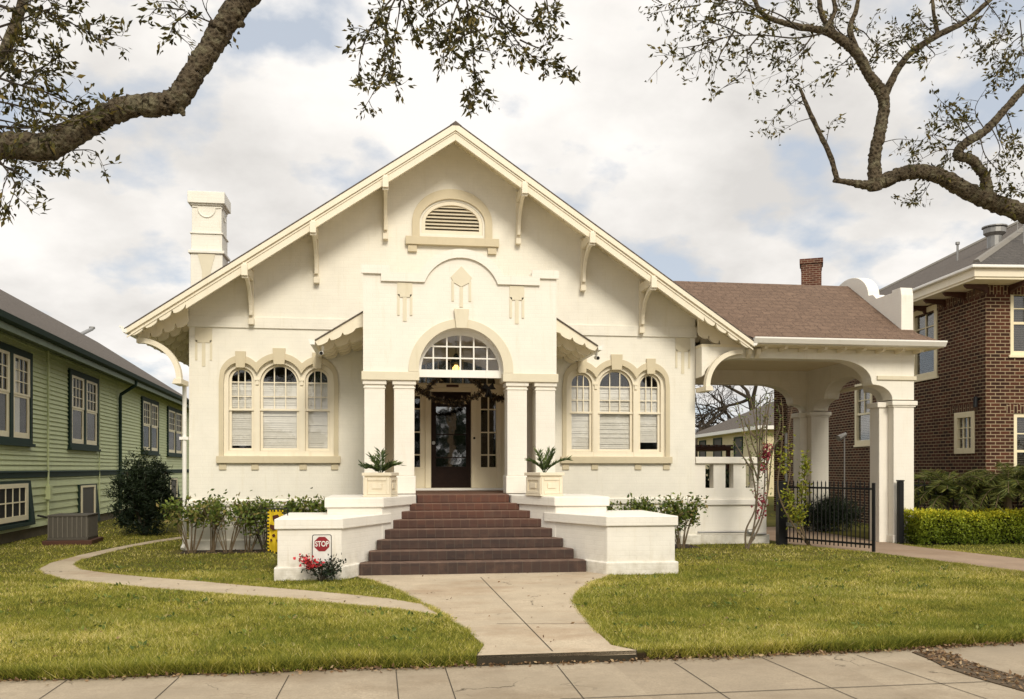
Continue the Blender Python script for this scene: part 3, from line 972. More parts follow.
for s in (-1, 1):
    k = MB()
    x0, x1 = sorted((s * 0.79, s * 1.86))
    k.box(x0, x1, F - 0.05, F + 0.47, 3.34, 3.50)
    k.build('porch_entablature', M['tanpale'], house, bevel=0.008)
    for c0 in (0.86, 1.41):
        x0, x1 = sorted((s * c0, s * (c0 + 0.42)))
        k = MB()
        k.box(x0 + .02, x1 - .02, F + .02, F + 0.42, 1.555, 3.26)
        k.box(x0 - .01, x1 + .01, F - 0.012, F + 0.45, 3.261, 3.339)
        k.box(x0 + .003, x1 - .003, F + .004, F + 0.436, 3.19, 3.22)
        k.box(x0 - .004, x1 + .004, F - 0.004, F + 0.444, 1.215, 1.554)
        k.build('porch_column', M['porch'], house, bevel=0.01)
    x0, x1 = sorted((s * 1.45, s * 1.62))
    k = MB(); k.box(x0, x1, F + 0.55, -0.001, 1.216, 4.34)
    k.build('porch_side_wall', M['wall'], house)
k = MB(); k.box(-1.85, 1.85, F + 0.421, -0.002, 4.351, 4.45); k.build('porch_ceiling', M['soffit'], house)
k = MB(); k.box(-1.84, 1.84, F + 0.01, 0.8, 0.2, 1.21); k.build('porch_floor', M['tile'], house)
# fanlight
k = MB()
fy = F + 0.20
k.prism(arch_poly(0, 3.43, 3.56, 0.798, 30, 0.79), fy, fy + 0.07, 'xz', [arch_poly(0, 3.575, 3.5751, 0.745, 30, 0.66)])
fl = k.build('fanlight', M['white'], house, bevel=0.005)
k = MB()
def fw(z): return 0.745 * math.sqrt(max(0.0, 1 - ((z - 3.575) / 0.66) ** 2))
for x in (-0.516, -0.258, 0, 0.258, 0.516):
    k.box(x - .014, x + .014, fy + .015, fy + .045, 3.576, 3.575 + 0.66 * math.sqrt(1 - (x / .745) ** 2) + .01)
for z in (3.80, 4.02):
    k.box(-fw(z) - .01, fw(z) + .01, fy + .017, fy + .047, z - .013, z + .013)
k.build('fanlight_muntin', M['white'], fl)
k = MB(); k.prism(arch_poly(0, 3.575, 3.58, 0.75, 30, 0.66), fy + .05, fy + .053, 'xz'); k.build('fanlight_pane', M['glass'], fl)

# door wall, recessed
D = 0.5
k = MB()
hs = [[(-0.43, 1.262), (0.45, 1.262), (0.45, 3.38), (-0.43, 3.38)],
      [(0.67, 1.72), (1.01, 1.72), (1.01, 3.28), (0.67, 3.28)],
      [(-1.01, 1.72), (-0.67, 1.72), (-0.67, 3.28), (-1.01, 3.28)],
      arch_poly(0, 3.57, 3.575, 1.0, 26, 0.5)]
k.prism([(-1.5, 1.216), (1.5, 1.216), (1.5, 4.349), (-1.5, 4.349)], D, D + 0.1, 'xz', hs)
k.build('door_surround', M['doortrim'], house)
k = MB(); k.box(-1.5, -1.45, 0.301, D - .001, 1.216, 4.349); k.box(1.45, 1.5, 0.301, D - .001, 1.216, 4.349); k.build('door_reveal', M['wall'], house)
k = MB()
for x0, x1 in ((-0.56, -0.44), (0.46, 0.58)):
    k.box(x0, x1, D - .05, D - .001, 1.262, 3.47)
k.box(-1.12, 1.12, D - .07, D - .001, 3.471, 3.55)
k.box(-0.439, 0.459, D - .04, D - .001, 3.385, 3.47)
for s in (-1, 1):
    x0, x1 = sorted((s * 1.02, s * 1.12)); k.box(x0, x1, D - .04, D - .001, 1.262, 3.47)
    x0, x1 = sorted((s * 0.585, s * 1.015)); k.box(x0, x1, D - .012, D - .001, 1.68, 1.715)
k.build('door_casing', M['doortrim'], house, bevel=0.006)
k = MB(); k.box(-1.2, 1.2, D - .25, D - .052, 1.211, 1.258); k.build('door_sill', M['white'], house, bevel=0.006)
k = MB()
k.prism([(-0.43, 1.263), (0.45, 1.263), (0.45, 3.38), (-0.43, 3.38)], D + .02, D + .07, 'xz', [[(-0.32, 1.72), (0.34, 1.72), (0.34, 3.05), (-0.32, 3.05)]])
k.box(-0.33, 0.35, D + .012, D + .019, 1.70, 1.73)
for z in (1.93, 2.44): k.box(-0.319, 0.339, D + .03, D + .055, z - .012, z + .012)
dr = k.build('front_door', M['door'], house, bevel=0.006)
k = MB(); k.box(-0.32, 0.34, D + .045, D + .047, 1.72, 3.05); k.build('door_pane', M['doorglass'], dr)
k = MB(); k.tube([(-0.38, D + .02, 2.25), (-0.38, D - .03, 2.25)], 0.025, 10); k.tube([(-0.38, D - .031, 2.25), (-0.38, D - .06, 2.25)], 0.04, 10); k.build('door_knob', M['metal'], dr)
k = MB(); k.tube([(0.515, D - .051, 2.36), (0.515, D - .07, 2.36)], 0.026, 10); k.build('doorbell', M['black'], house)
k = MB(); k.box(-0.10, 0.17, D - .09, D - .071, 3.475, 3.53); k.build('name_plate', M['brown'], house)
for s in (-1, 1):
    k = MB()
    x0, x1 = sorted((s * 0.67, s * 1.01)); xm = (x0 + x1) / 2
    k.box(xm - .016, xm + .016, D + .02, D + .06, 1.72, 3.28)
    for z in (1.99, 2.49, 3.0): k.box(x0, x1, D + .022, D + .058, z - .014, z + .014)
    sl = k.build('sidelight', M['doortrim'], house)
    k = MB(); k.box(x0, x1, D + .062, D + .065, 1.72, 3.28); k.build('sidelight_pane', M['glass'], sl)
k = MB()
for i in range(-3, 4):
    x = i * 0.27
    k.box(x - .012, x + .012, D + .02, D + .06, 3.57, 3.575 + .5 * math.sqrt(1 - x * x))
tw = k.build('transom', M['trim'], house)
k = MB(); k.prism(arch_poly(0, 3.57, 3.575, 1.0, 26, 0.5), D + .065, D + .068, 'xz'); k.build('transom_pane', M['glass'], tw)
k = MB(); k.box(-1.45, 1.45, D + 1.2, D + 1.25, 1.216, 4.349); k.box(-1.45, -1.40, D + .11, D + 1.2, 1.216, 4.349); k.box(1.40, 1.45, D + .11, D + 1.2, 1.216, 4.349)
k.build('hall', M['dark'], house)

# porch roof wings beside the parapet
PS = 0.63
for s in (-1, 1):
    k = MB()
    zi = 4.72; xi, xo = 1.63, 2.74
    def pz(x): return 4.70 - PS * (x - 1.83)
    k.prism([(s * xi, pz(xi)), (s * xo, pz(xo)), (s * xo, pz(xo) - .022), (s * xi, pz(xi) - .022)], -1.93, -0.001, 'xz')
    k.build('porch_roof', M['edgeroof'], house)
    k = MB()
    k.prism([(s * xi, pz(xi) - .023), (s * xo, pz(xo) - .023), (s * xo, pz(xo) - .085), (s * xi, pz(xi) - .085)], -1.83, -0.001, 'xz')
    k.build('porch_soffit', M['soffit'], house)
    k = MB()
    dn = scallops(s * 2.72, pz(2.72) - .10, s * 1.98, pz(1.98) - .25, 3, 0.05)
    k.prism([(s * 1.835, pz(1.835) - .024), (s * 2.74, pz(2.74) - .024)] + dn + [(s * 1.835, pz(1.835) - .30)], -1.90, -1.835, 'xz')
    k.build('porch_bargeboard', M['trim'], house, bevel=0.005)
    for y in (-1.45, -1.0, -0.55, -0.12):
        k = MB()
        dn = scallops(s * 2.68, pz(2.68) - .15, s * 1.84, pz(1.84) - .42, 3, 0.06)
        k.prism([(s * 1.84, pz(1.84) - .086), (s * 2.68, pz(2.68) - .086)] + dn, y, y + .06, 'xz')
        k.build('porch_rafter_tail', M['trim'], house)
    k = MB()
    k.prism([(s * 2.74, 4.09), (s * 2.83, 4.13), (s * 2.86, 4.13), (s * 2.82, 4.03), (s * 2.74, 4.03)], -1.95, -0.05, 'xz')
    k.build('porch_gutter', M['white'], house)
    x0, x1 = sorted((s * 1.63, s * 1.83))
    k = MB(); k.box(x0, x1, F + .43, -0.002, 3.3, 4.34); k.build('porch_side_beam', M['wall'], house)

# ---- porte cochere (carport)
def multifoil_right(xl, zl, xcusp, zcusp, xe, zcap):
    """flat arch dropping to a cusp then a convex quarter round down to the capital"""
    p = arc(xl, zcusp, xcusp - xl, zl - zcusp, 90, 0, 14)
    p += [(xcusp + .02, zcusp - .05)]
    p += arc(xcusp + .04, zcap, xe - xcusp - .04, zcusp - .08 - zcap, 90, 0, 10)
    return p


cp0, cp1 = -0.40, 4.30
k = MB()
lo = [(5.435, 3.70)] + arc(6.45, 3.75, -0.95, 0.38, 0, 90, 10) + multifoil_right(8.55, 4.13, 9.42, 3.66, 9.93, 3.245)
k.prism(lo + [(10.46, 3.245), (10.46, 4.36), (5.435, 4.36)], cp0, cp0 + 0.40, 'xz')
k.build('carport_front_beam', M['wall'], house, bevel=0.008)
k = MB()
lo = [(5.435, 3.98)] + multifoil_right(8.7, 3.98, 9.62, 3.52, 10.0, 3.245)
k.prism(lo + [(10.46, 3.245), (10.46, 4.36), (5.435, 4.36)], cp1 - 0.4, cp1, 'xz')
k.build('carport_rear_beam', M['wall'], house, bevel=0.008)
k = MB()
ya, yb = cp0 + .80, cp1 - 0.80
lo = [(ya, 3.245)] + arc(ya, 3.245, 0.28, 0.28, 0, 90, 8)[:0]
pts = multifoil_right(0.0, 3.98, 0.95, 3.60, (yb - ya) / 2, 3.245)
mid = (ya + yb) / 2
pts = [(mid + u, z) for u, z in pts]
ptsL = [(2 * mid - u, z) for u, z in pts][::-1]
k.prism([(cp0 + .401, 3.245)] + ptsL + pts[1:] + [(cp1 - .401, 3.245), (cp1 - .401, 4.36), (cp0 + .401, 4.36)], 10.02, 10.44, 'yz')
k.build('carport_side_beam', M['wall'], house, bevel=0.008)
k = MB(); k.box(5.435, 10.45, cp0 + .02, cp1 - .02, 4.361, 4.42); k.build('carport_ceiling', M['soffit'], house)
for yy, nm in ((cp0, 'f'), (cp1 - 0.8, 'r')):
    k = MB()
    k.box(9.96, 10.46, yy, yy + 0.80, 0.18, 3.08)
    k.box(10.0, 10.42, yy - .0 + .1, yy + 0.7, 3.081, 3.2425)
    k.box(9.90, 10.52, yy - .05, yy + .85, 3.12, 3.22)
    k.box(9.93, 10.49, yy - .025, yy + .825, 3.081, 3.119)
    k.box(9.93, 10.49, yy - .03, yy + .83, 0.0, 0.179)
    k.box(9.74, 9.959, yy + .22, yy + .62, 0.0, 3.08)
    k.box(9.68, 9.899, yy + .18, yy + .66, 3.081, 3.2)
    k.build('carport_column', M['porch' if nm == 'f' else 'wall'], house, bevel=0.012)
k = MB(); k.box(9.55, 10.50, cp0 - .04, cp0 - .001, 3.69, 3.78); k.box(10.461, 10.50, cp0 - .001, cp1, 3.69, 3.78)
k.build('carport_belt', M['tanpale'], house, bevel=0.006)
# bolts / small blocks and ceiling brackets
for x in (6.45, 6.65):
    k = MB(); k.prism([(-0.05, 4.32), (-0.05, 4.12), (-0.16, 4.20), (-0.2, 4.32)], x, x + .09, 'yz', mat=Matrix.Translation((0, cp0 + .04, 0)))
    k.build('carport_corbel', M['trim'], house)
for i in range(9):
    x = 6.75 + i * 0.46
    k = MB(); k.prism([(-0.36, 4.36), (0.0, 4.36), (0.0, 4.28), (-0.30, 4.30)], x, x + .07, 'yz', mat=Matrix.Translation((0, cp0 - .001, 0)))
    k.build('carport_rafter_tail', M['trim'], house)
# roof of the carport
er, rr = -0.92, 1.95
XE, XR = 10.82, 10.46
zE, zR_ = 4.50, 6.30
sl2 = (zR_ - zE) / (rr - er)
zP = zE + sl2 * (XE - XR)
k = MB()
vs = [(6.40, er, zE), (XE, er, zE), (XR, er + XE - XR, zP), (XR - .3, rr, zR_), (3.62, rr, zR_)]
k.add(vs + [(a, b, c - .05) for a, b, c in vs], [(0, 1, 2, 3, 4), (9, 8, 7, 6, 5), (0, 5, 6, 1), (1, 6, 7, 2), (2, 7, 8, 3), (3, 8, 9, 4)])
k.build('carport_roof', M['roof'], house)
k = MB()
yb = rr + (rr - er)
vs = [(6.40, yb, zE), (XE, yb, zE), (XR, yb - (XE - XR), zP), (XR - .3, rr + .001, zR_), (3.62, rr + .001, zR_)]
k.add(vs, [(0, 1, 2, 3, 4)])
vs = [(XE, er, zE - .001), (XE, yb, zE - .001), (XR, yb - (XE - XR), zP), (XR, er + XE - XR, zP)]
k.add(vs, [(0, 1, 2, 3)])
k.build('carport_roof', M['roof'], house)
k = MB(); k.box(6.36, XE - .02, er + .06, cp0 - .002, zE - .14, zE - .11)
k.box(XR + .003, XE - .02, cp0 - .001, yb - .05, zE - .14, zE - .11)
k.build('carport_soffit', M['soffit'], house)
k = MB()
prof = [(er - .10, zE + .01), (er - .10, zE - .02), (er - .04, zE - .11), (er + .05, zE - .13), (er + .05, zE - .03), (er - .02, zE + .0)]
k.prism(prof, 6.40, XE + .04, 'yz')
k.box(XE - .02, XE + .06, er + .06, yb, zE - .12, zE - .02)
k.build('carport_gutter', M['white'], house)
# shaped parapet on the right end of the carport
k = MB()
zl = zP - .1
pr = [(-0.38, zl), (-0.38, 5.62), (-0.34, 5.80), (0.0, 5.80), (0.0, 5.74), (0.65, 5.74), (0.72, 5.80)]
pr += [(0.8 + 0.0, 5.86)] + arc(1.95, 5.86, 0.95, 0.62, 178, 2, 18) + [(3.10, 5.80), (3.25, 5.74), (3.9, 5.74), (3.9, 5.80), (4.24, 5.80), (4.28, 5.62), (4.28, zl)]
k.prism(pr, XR - .30, XR - .005, 'yz')
k.build('carport_parapet', M['porch'], house, bevel=0.012)

# terrace wall between house and gate
tw = thing('terrace_wall', 'low white terrace wall with narrow vertical slots right of the bungalow corner', 'wall', (HX + 5.44, HY, 0))
k = MB()
sl = [[(x, 1.25), (x + .19, 1.25), (x + .19, 1.79), (x, 1.79)] for x in (0.24, 0.71, 1.19)]
k.prism([(0.0, 0.2), (1.68, 0.2), (1.68, 1.80), (0, 1.80)], 0.03, 0.28, 'xz', sl)
k.build('wall_panel', M['porch'], tw)
k = MB(); k.box(0.0, 1.74, -0.03, 0.34, 1.801, 1.95); k.build('coping', M['porch'], tw, bevel=0.01)
k = MB(); k.box(0.0, 1.70, -0.02, 0.0295, 0.87, 0.99); k.box(0.0, 1.72, -0.05, 0.029, -0.03, 0.20); k.box(0, 1.72, .03, .3, -.03, .199); k.build('base', M['cheek'], tw, bevel=0.01)
k = MB()
k.tube([(0.02, -0.09, 0.27), (1.15, -0.09, 0.27), (1.25, -0.09, 0.22), (1.62, -0.09, 0.22)], 0.025, 8); k.tube([(1.18, -0.10, 0.27), (1.32, -0.10, 0.27)], 0.06, 8); k.tube([(1.30, -0.1, .26), (1.33, -0.1, .1)], .03, 8)
k.build('pipe', M['metal'], tw)

# ================================================================== ENTRY STAIR
stair = thing('entry_stair', 'wide brown tiled stair of eight steps between splayed white cheek walls', 'stairs', (HX, 14.0, 0))
ZT = [0.20, 0.36, 0.515, 0.665, 0.81, 0.94, 1.065, 1.213]
HWs = [1.82, 1.68, 1.555, 1.425, 1.295, 1.16, 1.015, 0.845]
for i in range(8):
    y = 0.3 * i
    hb = 1.82 - i * 0.139
    k = MB()
    d = 0.345 if i < 7 else 0.49
    k.box(-HWs[i], HWs[i], y, y + d - .002, 0.0 if i == 0 else ZT[i - 1] + .001 - .04 * 0, ZT[i])
    if i: k.box(-HWs[i] + .01, HWs[i] - .01, y + .048, y + d - .01, 0.0, ZT[i - 1])
    k.build('step', M['tile'], stair, bevel=0.012)
for s in (-1, 1):
    # lower block (front y=-0.35) and upper block (front y=0.8)
    W3 = 3.03 if s < 0 else 3.20
    low = [(s * W3, -0.35), (s * 2.08, -0.35), (s * 1.36, 1.06), (s * 1.36, 1.4), (s * 2.40, 1.6), (s * W3, 1.6)]
    k = MB()
    k.prism([(x + s * .0, y) for x, y in low], 0.0, 0.775, 'xy')
    k.prism([(s * (W3 + .045), -0.395), (s * 2.055, -0.395), (s * 1.80, 0.10), (s * 1.80, 0.12), (s * 2.2, 0.3), (s * (W3 + .045), 1.62)], -0.02, 0.20, 'xy')
    cw = k.build('cheek_wall', M['cheek'], stair, bevel=0.015)
    k = MB(); k.prism([(s * (W3 + .04), -0.39), (s * 2.055, -0.39), (s * 1.315, 1.06), (s * 1.315, 1.4), (s * (W3 + .04), 1.64)], 0.776, 0.93, 'xy')
    k.build('coping', M['cheek'], cw, bevel=0.012)
    k = MB(); k.prism([(s * 2.37, 0.83), (s * 1.47, 0.83), (s * 0.89, 2.0), (s * 0.86, 2.7), (s * 2.37, 2.75)], 0.0, 1.045, 'xy')
    up = k.build('upper_block', M['cheek'], stair, bevel=0.012)
    k = MB(); k.prism([(s * 2.41, 0.79), (s * 1.445, 0.79), (s * 0.87, 1.96), (s * 0.852, 2.58), (s * 2.41, 2.58)], 1.046, 1.205, 'xy')
    k.build('coping', M['cheek'], up, bevel=0.012)
k = MB(); k.box(-0.84, 0.84, 2.1, 2.9, 0.0, 1.0); k.build('stair_core', M['tile'], stair)

# ================================================================== PLANTERS AND PALMS
def planter(x, y, rz, label):
    t = thing('planter', label, 'planter', (x, y, 1.206), rz, 'square cream planters on the stair ledges')
    k = MB(); k.box(-.225, .225, -.225, .225, 0.0, 0.36)
    k.box(-.20, .20, -.20, .20, 0.361, 0.37)
    k.build('box', M['planter'], t, bevel=0.006)
    k = MB()
    for a in range(4):
        R4 = Matrix.Rotation(a * PI / 2, 4, 'Z')
        for u0, u1, z0, z1 in ((-.225, -.165, .0355, .33), (.165, .225, .04, .33), (-.165, .165, .04, .09), (-.165, .165, .28, .33), (-.09, .09, .14, .23)):
            k.box(u0 + .002, u1 - .002, -.243, -.2255, z0, z1, R4)
    k.build('panel', M['planter'], t, bevel=0.004)
    k = MB(); k.prism([(-.26, -.26), (.26, -.26), (.26, .26), (-.26, .26)], 0.361, 0.415, 'xy', [[(-.19, -.19), (.19, -.19), (.19, .19), (-.19, .19)]])
    k.build('rim', M['planter'], t, bevel=0.006)
    k = MB(); k.box(-.245, .245, -.245, .245, 0.0, .035); k.build('base', M['planter'], t, bevel=0.006)
    k = MB(); k.box(-.189, .189, -.189, .189, .371, .39); k.build('soil', M['soil'], t)
    return t


planter(HX - 1.50, 15.42, math.radians(-15), 'cream panelled planter on the left stair ledge')
planter(HX + 1.38, 15.42, math.radians(24), 'cream panelled planter on the right stair ledge')


def palm(x, y, z, label, fronds):
    t = thing('palm_plant', label, 'plant', (x, y, z), 0, 'small palms in the porch planters')
    k = MB(); lp = []; ld = []
    for az, ln, lean, curl in fronds:
        pts = []
        for i in range(15):
            u = i / 14
            el = math.radians(lean - curl * u)
            if i == 0: p = Vector((0, 0, 0))
            else: p = pts[-1] + Vector((math.cos(az) * math.cos(el), math.sin(az) * math.cos(el), math.sin(el))) * ln * .85 / 14
            pts.append(p)
        k.tube(pts, [0.008 - .006 * i / 14 for i in range(15)], 5)
        for i in range(3, 15):
            for w in range(4):
                tq = (pts[i] - pts[i - 1]).normalized()
                sd = tq.cross(Vector((0, 0, 1))).normalized()
                for sgn in (-1, 1):
                    lp.append(pts[i - 1].lerp(pts[i], w / 4)); ld.append((sd * sgn * 0.9 + tq * 0.75 + Vector((0, 0, .25))) * 2.2)
    k.build('stem', M['palmleaf'], t)
    leaves('frond', M['palmleaf'], lp, 0.13, t, 0.16, dirs=ld)
    return t


palm(HX - 1.50, 15.42, 1.59, 'small dark palm with spreading fronds in the left planter', [(PI * .5, .46, 88, 15), (PI * .98, .42, 58, 60), (PI * .06, .44, 55, 50), (PI * 1.1, .34, 60, 70), (PI * 1.85, .36, 66, 50), (PI * .8, .42, 78, 40)])
palm(HX + 1.38, 15.42, 1.59, 'light green palm with one long drooping frond in the right planter', [(PI * .2, .52, 80, 20), (PI * .0, .62, 60, 55), (PI * 1.02, .46, 72, 60), (PI * .75, .48, 82, 20), (PI * 1.95, .45, 78, 25)])

# ================================================================== SMALL THINGS AT THE HOUSE
sg = thing('yard_sign', 'small white yard sign with a red octagon reading STOP against the cheek wall', 'sign', (-0.97, 13.52, 0))
k = MB()
def rrect(w, h, r, zc, n=5):
    o = []
    for cx, cz, a in ((w / 2 - r, h / 2 - r, 0), (-w / 2 + r, h / 2 - r, 90), (-w / 2 + r, -h / 2 + r, 180), (w / 2 - r, -h / 2 + r, 270)):
        o += [(cx + r * math.cos(math.radians(a + 90 * i / n)), zc + cz + r * math.sin(math.radians(a + 90 * i / n))) for i in range(n + 1)]
    return o
k.prism(rrect(.29, .42, .03, .49), 0, .006, 'xz'); k.build('plate', M['signwhite'], sg)
k = MB(); k.prism(rrect(.288, .418, .03, .49), -.002, -.0005, 'xz', [rrect(.268, .398, .024, .49)]); k.build('border', M['black'], sg)
k = MB(); k.prism([(.118 * math.cos(math.radians(22.5 + 45 * i)), .555 + .118 * math.sin(math.radians(22.5 + 45 * i))) for i in range(8)], -.004, -.0005, 'xz'); k.build('octagon', M['maroon'], sg)
text_mesh('STOP', 0.098, 'lettering', M['signwhite'], sg, Matrix.Translation((0, -.006, .555)) @ Matrix.Rotation(PI / 2, 4, 'X') @ Matrix.Diagonal((0.86, 1.15, 1, 1)))
k = MB(); k.box(-.012, .012, .007, .02, -.1, .66); k.build('stake', M['metal'], sg)

fl = thing('garden_flag', 'yellow garden flag with black checkered border hanging on a pole beside the cheek wall', 'flag', (-1.62, 14.62, 0), math.radians(-8))
k = MB()
nx, nz = 10, 24
W_, Hh = 0.26, 0.66
def fz(i, j): return (-.30 + W_ * i / nx, .02 * math.sin(i * 1.1) + .012 * math.sin(j * .6), 1.02 - Hh * j / nz - (.09 * (i / nx) if j == nz else .09 * (i / nx) * j / nz))
for i in range(nx):
    for j in range(nz):
        bd = i in (0, nx - 1) or j in (0, nz - 1)
        chk = bd and (i + j) % 2 == 0
        k.add([fz(i, j), fz(i + 1, j), fz(i + 1, j + 1), fz(i, j + 1)], [(0, 1, 2, 3)], 1 if chk else 0)
k.build('cloth', [M['yellow'], M['black']], fl, recalc=False)
k = MB()
for pts, mi in (([(-.21, .93), (-.12, .95), (-.07, .86), (-.10, .78), (-.17, .80), (-.2, .86)], 0), ([(-.25, .79), (-.17, .77), (-.14, .71), (-.2, .69), (-.25, .73)], 0),
                ([(-.22, .62), (-.18, .64), (-.16, .6), (-.2, .58)], 0), ([(-.15, .54), (-.1, .56), (-.08, .51), (-.13, .49)], 0), ([(-.25, .55), (-.22, .56), (-.21, .52), (-.24, .51)], 0)):
    k.prism(pts, -.035, -.033, 'xz')
k.build('motif', plain('flag_motif_brown', (0.07, 0.018, 0.008), 0.8), fl)
k = MB(); k.tube([(.02, 0.03, -.2), (.02, .03, 1.04)], .008, 6); k.tube([(-.36, .03, 1.04), (.02, .03, 1.04)], .008, 6); k.build('pole', M['iron'], fl)

for x, nm, s in ((-1.22, 'left', -1), (4.14, 'right', 1)):
    t = thing('security_camera', 'small security camera under the %s porch eave' % nm, 'camera', (x, 17.2, 3.92), 0, 'security cameras under the porch eaves')
    k = MB(); k.tube([(0, .0, .12), (0, 0, .04)], .03, 10); k.tube([(0, 0, .04), (0, -.02, .0)], .015, 8); k.build('mount', M['white'], t)
    k = MB(); k.tube([(s * .02, .09, 0), (s * .02, -.09, -.03)], .04, 12); k.build('body', M['white'], t, smooth=False)
    k = MB(); k.tube([(s * .02, -.091, -.03), (s * .02, -.10, -.032)], .033, 12); k.build('lens', M['black'], t)

t = thing('pendant_lantern', 'lit black porch lantern hanging behind the fanlight', 'lantern', (HX - 0.03, 17.5, 3.60))
k = MB(); k.tube([(0, 0, .36), (0, 0, .85)], .008, 6); k.tube([(0, 0, .38), (0, 0, .30), (0, 0, .20), (0, 0, .18)], [.02, .07, .115, .115], 12)
for a in range(6):
    c_, s_ = math.cos(a * PI / 3), math.sin(a * PI / 3)
    k.tube([(.10 * c_, .10 * s_, .18), (.075 * c_, .075 * s_, -.02)], .006, 5)
k.tube([(0, 0, -.02), (0, 0, -.035)], .08, 12)
k.build('cage', M['iron'], t)
k = MB(); k.tube([(0, 0, .15), (0, 0, .10), (0, 0, .03), (0, 0, .0)], [.03, .07, .07, .03], 10); k.build('bulb', emit_mat('warm_bulb', (1.0, 0.60, 0.16), 4.0), t, smooth=True)

# garland
t = thing('garland', 'dark tinsel garland draped in swags across the front doorway', 'garland', (HX, 17.5, 0))
def sag(a, b, d, n=26):
    return [Vector((a[0] + (b[0] - a[0]) * i / n, 0.02 * math.sin(i), a[1] + (b[1] - a[1]) * i / n - d * 4 * (i / n) * (1 - i / n))) for i in range(n + 1)]
runs = [sag((-.66, 3.19), (.55, 3.26), .22), sag((-.66, 3.19), (-.33, 3.55), .0, 10), sag((.55, 3.26), (.23, 3.54), .0, 10), sag((-.66, 3.19), (-.84, 3.30), .02, 6), sag((.55, 3.26), (.92, 3.10), .06, 12)]
k = MB(); P = []
for r_ in runs:
    k.tube(r_, .010, 5)
    for i in range(len(r_) - 1):
        for q in range(26):
            P.append(r_[i].lerp(r_[i + 1], random.random()) + Vector((random.gauss(0, .016), random.gauss(0, .016), random.gauss(0, .018))))
k.build('cord', M['black'], t)
leaves('tinsel', M['garland'], P, .075, t, .35)
k = MB()
for s in (-1, 1):
    k.tube([(.62 + s * .0, -.05, 3.30), (.62 + s * .09, -.06, 3.37), (.62 + s * .11, -.06, 3.30), (.62 + s * .02, -.05, 3.28)], [.02, .045, .045, .015], 8)
    k.tube([(.62, -.05, 3.29), (.62 + s * .06, -.05, 3.12)], [.02, .03], 6)
k.build('bow', M['black'], t)

# ================================================================== GREEN HOUSE (left)
RZL = math.radians(3.6)
gh = thing('green_house', 'long sage green clapboard house with dark green trim at the left edge', 'house', (-8.46, 20.8, 0), RZL)
# local: wall face at x=0 facing +x, t along +y
Y0, Y1 = -7.0, 27.0
k = MB()
def lap(z0, z1, step, x0=0.0):
    pts = []
    z = z0
    while z < z1 - 1e-4:
        zt = min(z + step, z1)
        pts += [(x0 + 0.032, z), (x0 + 0.030, z + .012), (x0, zt)]
        z = zt
    return pts
prof = lap(0.25, 1.47, 0.195, 0.02) + lap(1.66, 4.72, 0.115)
low_ = [(0.055 if p[0] > .045 else p[0], p[1]) for p in prof]
k.prism([(-0.2, 0.25)] + prof + [(-0.2, 4.72)], Y0, Y1, 'xz')
k.build('siding_wall', M['siding'], gh)
k = MB(); k.box(-8.4, -0.201, Y0 + .01, Y1 - .01, 0.0, 4.7); k.build('house_body', M['siding'], gh)
k = MB(); k.box(-0.18, -0.02, Y0, Y1, -0.05, 0.249); k.build('foundation', concrete('old_foundation', (0.20, 0.165, 0.11)), gh)
k = MB(); k.box(-0.1, 0.07, Y0, Y1, 1.471, 1.60); k.prism([(-.1, 1.601), (.10, 1.601), (.085, 1.63), (-.1, 1.655)], Y0, Y1, 'xz'); k.build('belt_course', M['green'], gh)
k = MB(); k.prism([(-4.6, 8.15), (0.62, 4.80), (0.62, 4.85), (-4.6, 8.20), (-9.8, 4.85), (-9.8, 4.80)], Y0 - .5, Y1 + .5, 'xz'); k.build('roof', M['greyroof'], gh)
k = MB(); k.box(-0.19, 0.54, Y0 - .4, Y1 + .4, 4.721, 4.745); k.build('eave_soffit', M['eavegreen'], gh)
k = MB(); k.box(0.541, 0.58, Y0 - .5, Y1 + .5, 4.56, 4.80); k.build('fascia', M['eavegreen'], gh)
k = MB(); k.prism([(0.581, 4.83), (0.70, 4.86), (0.73, 4.86), (0.70, 4.74), (0.64, 4.70), (0.581, 4.70)], Y0 - .5, Y1 + .5, 'xz'); k.build('gutter', M['green'], gh)
k = MB(); k.prism([(-4.6, 8.0), (-0.2, 4.70), (-9.2, 4.70)], Y0 + .02, Y0 + .2, 'xz'); k.build('gable_wall', M['siding'], gh)
k = MB()
k.tube([(0.62, 10.95, 4.70), (0.60, 10.95, 4.55), (0.12, 10.95, 4.22), (0.10, 10.95, 4.10), (0.10, 10.95, 0.3)], .055, 8)
k.build('downspout', M['green'], gh)
k = MB(); k.tube([(0.08, 3.15, 4.7), (0.08, 3.15, 0.35)], .03, 6); k.box(.04, .16, 3.05, 3.25, .9, 1.25); k.build('conduit', M['siding'], gh)
k = MB(); k.tube([(0.07, 8.3, 4.6), (0.07, 8.3, 0.3)], .022, 6); k.build('cable', M['siding'], gh)
k = MB(); zq = 7.72; k.tube([(-4.5, 23.0, 7.8), (-4.5, 26.0, 8.65)], .09, 10); k.tube([(-4.5, 26.0, 8.65), (-4.5, 26.0, 8.75)], .14, 10); k.build('vent_pipe', M['metal'], gh)


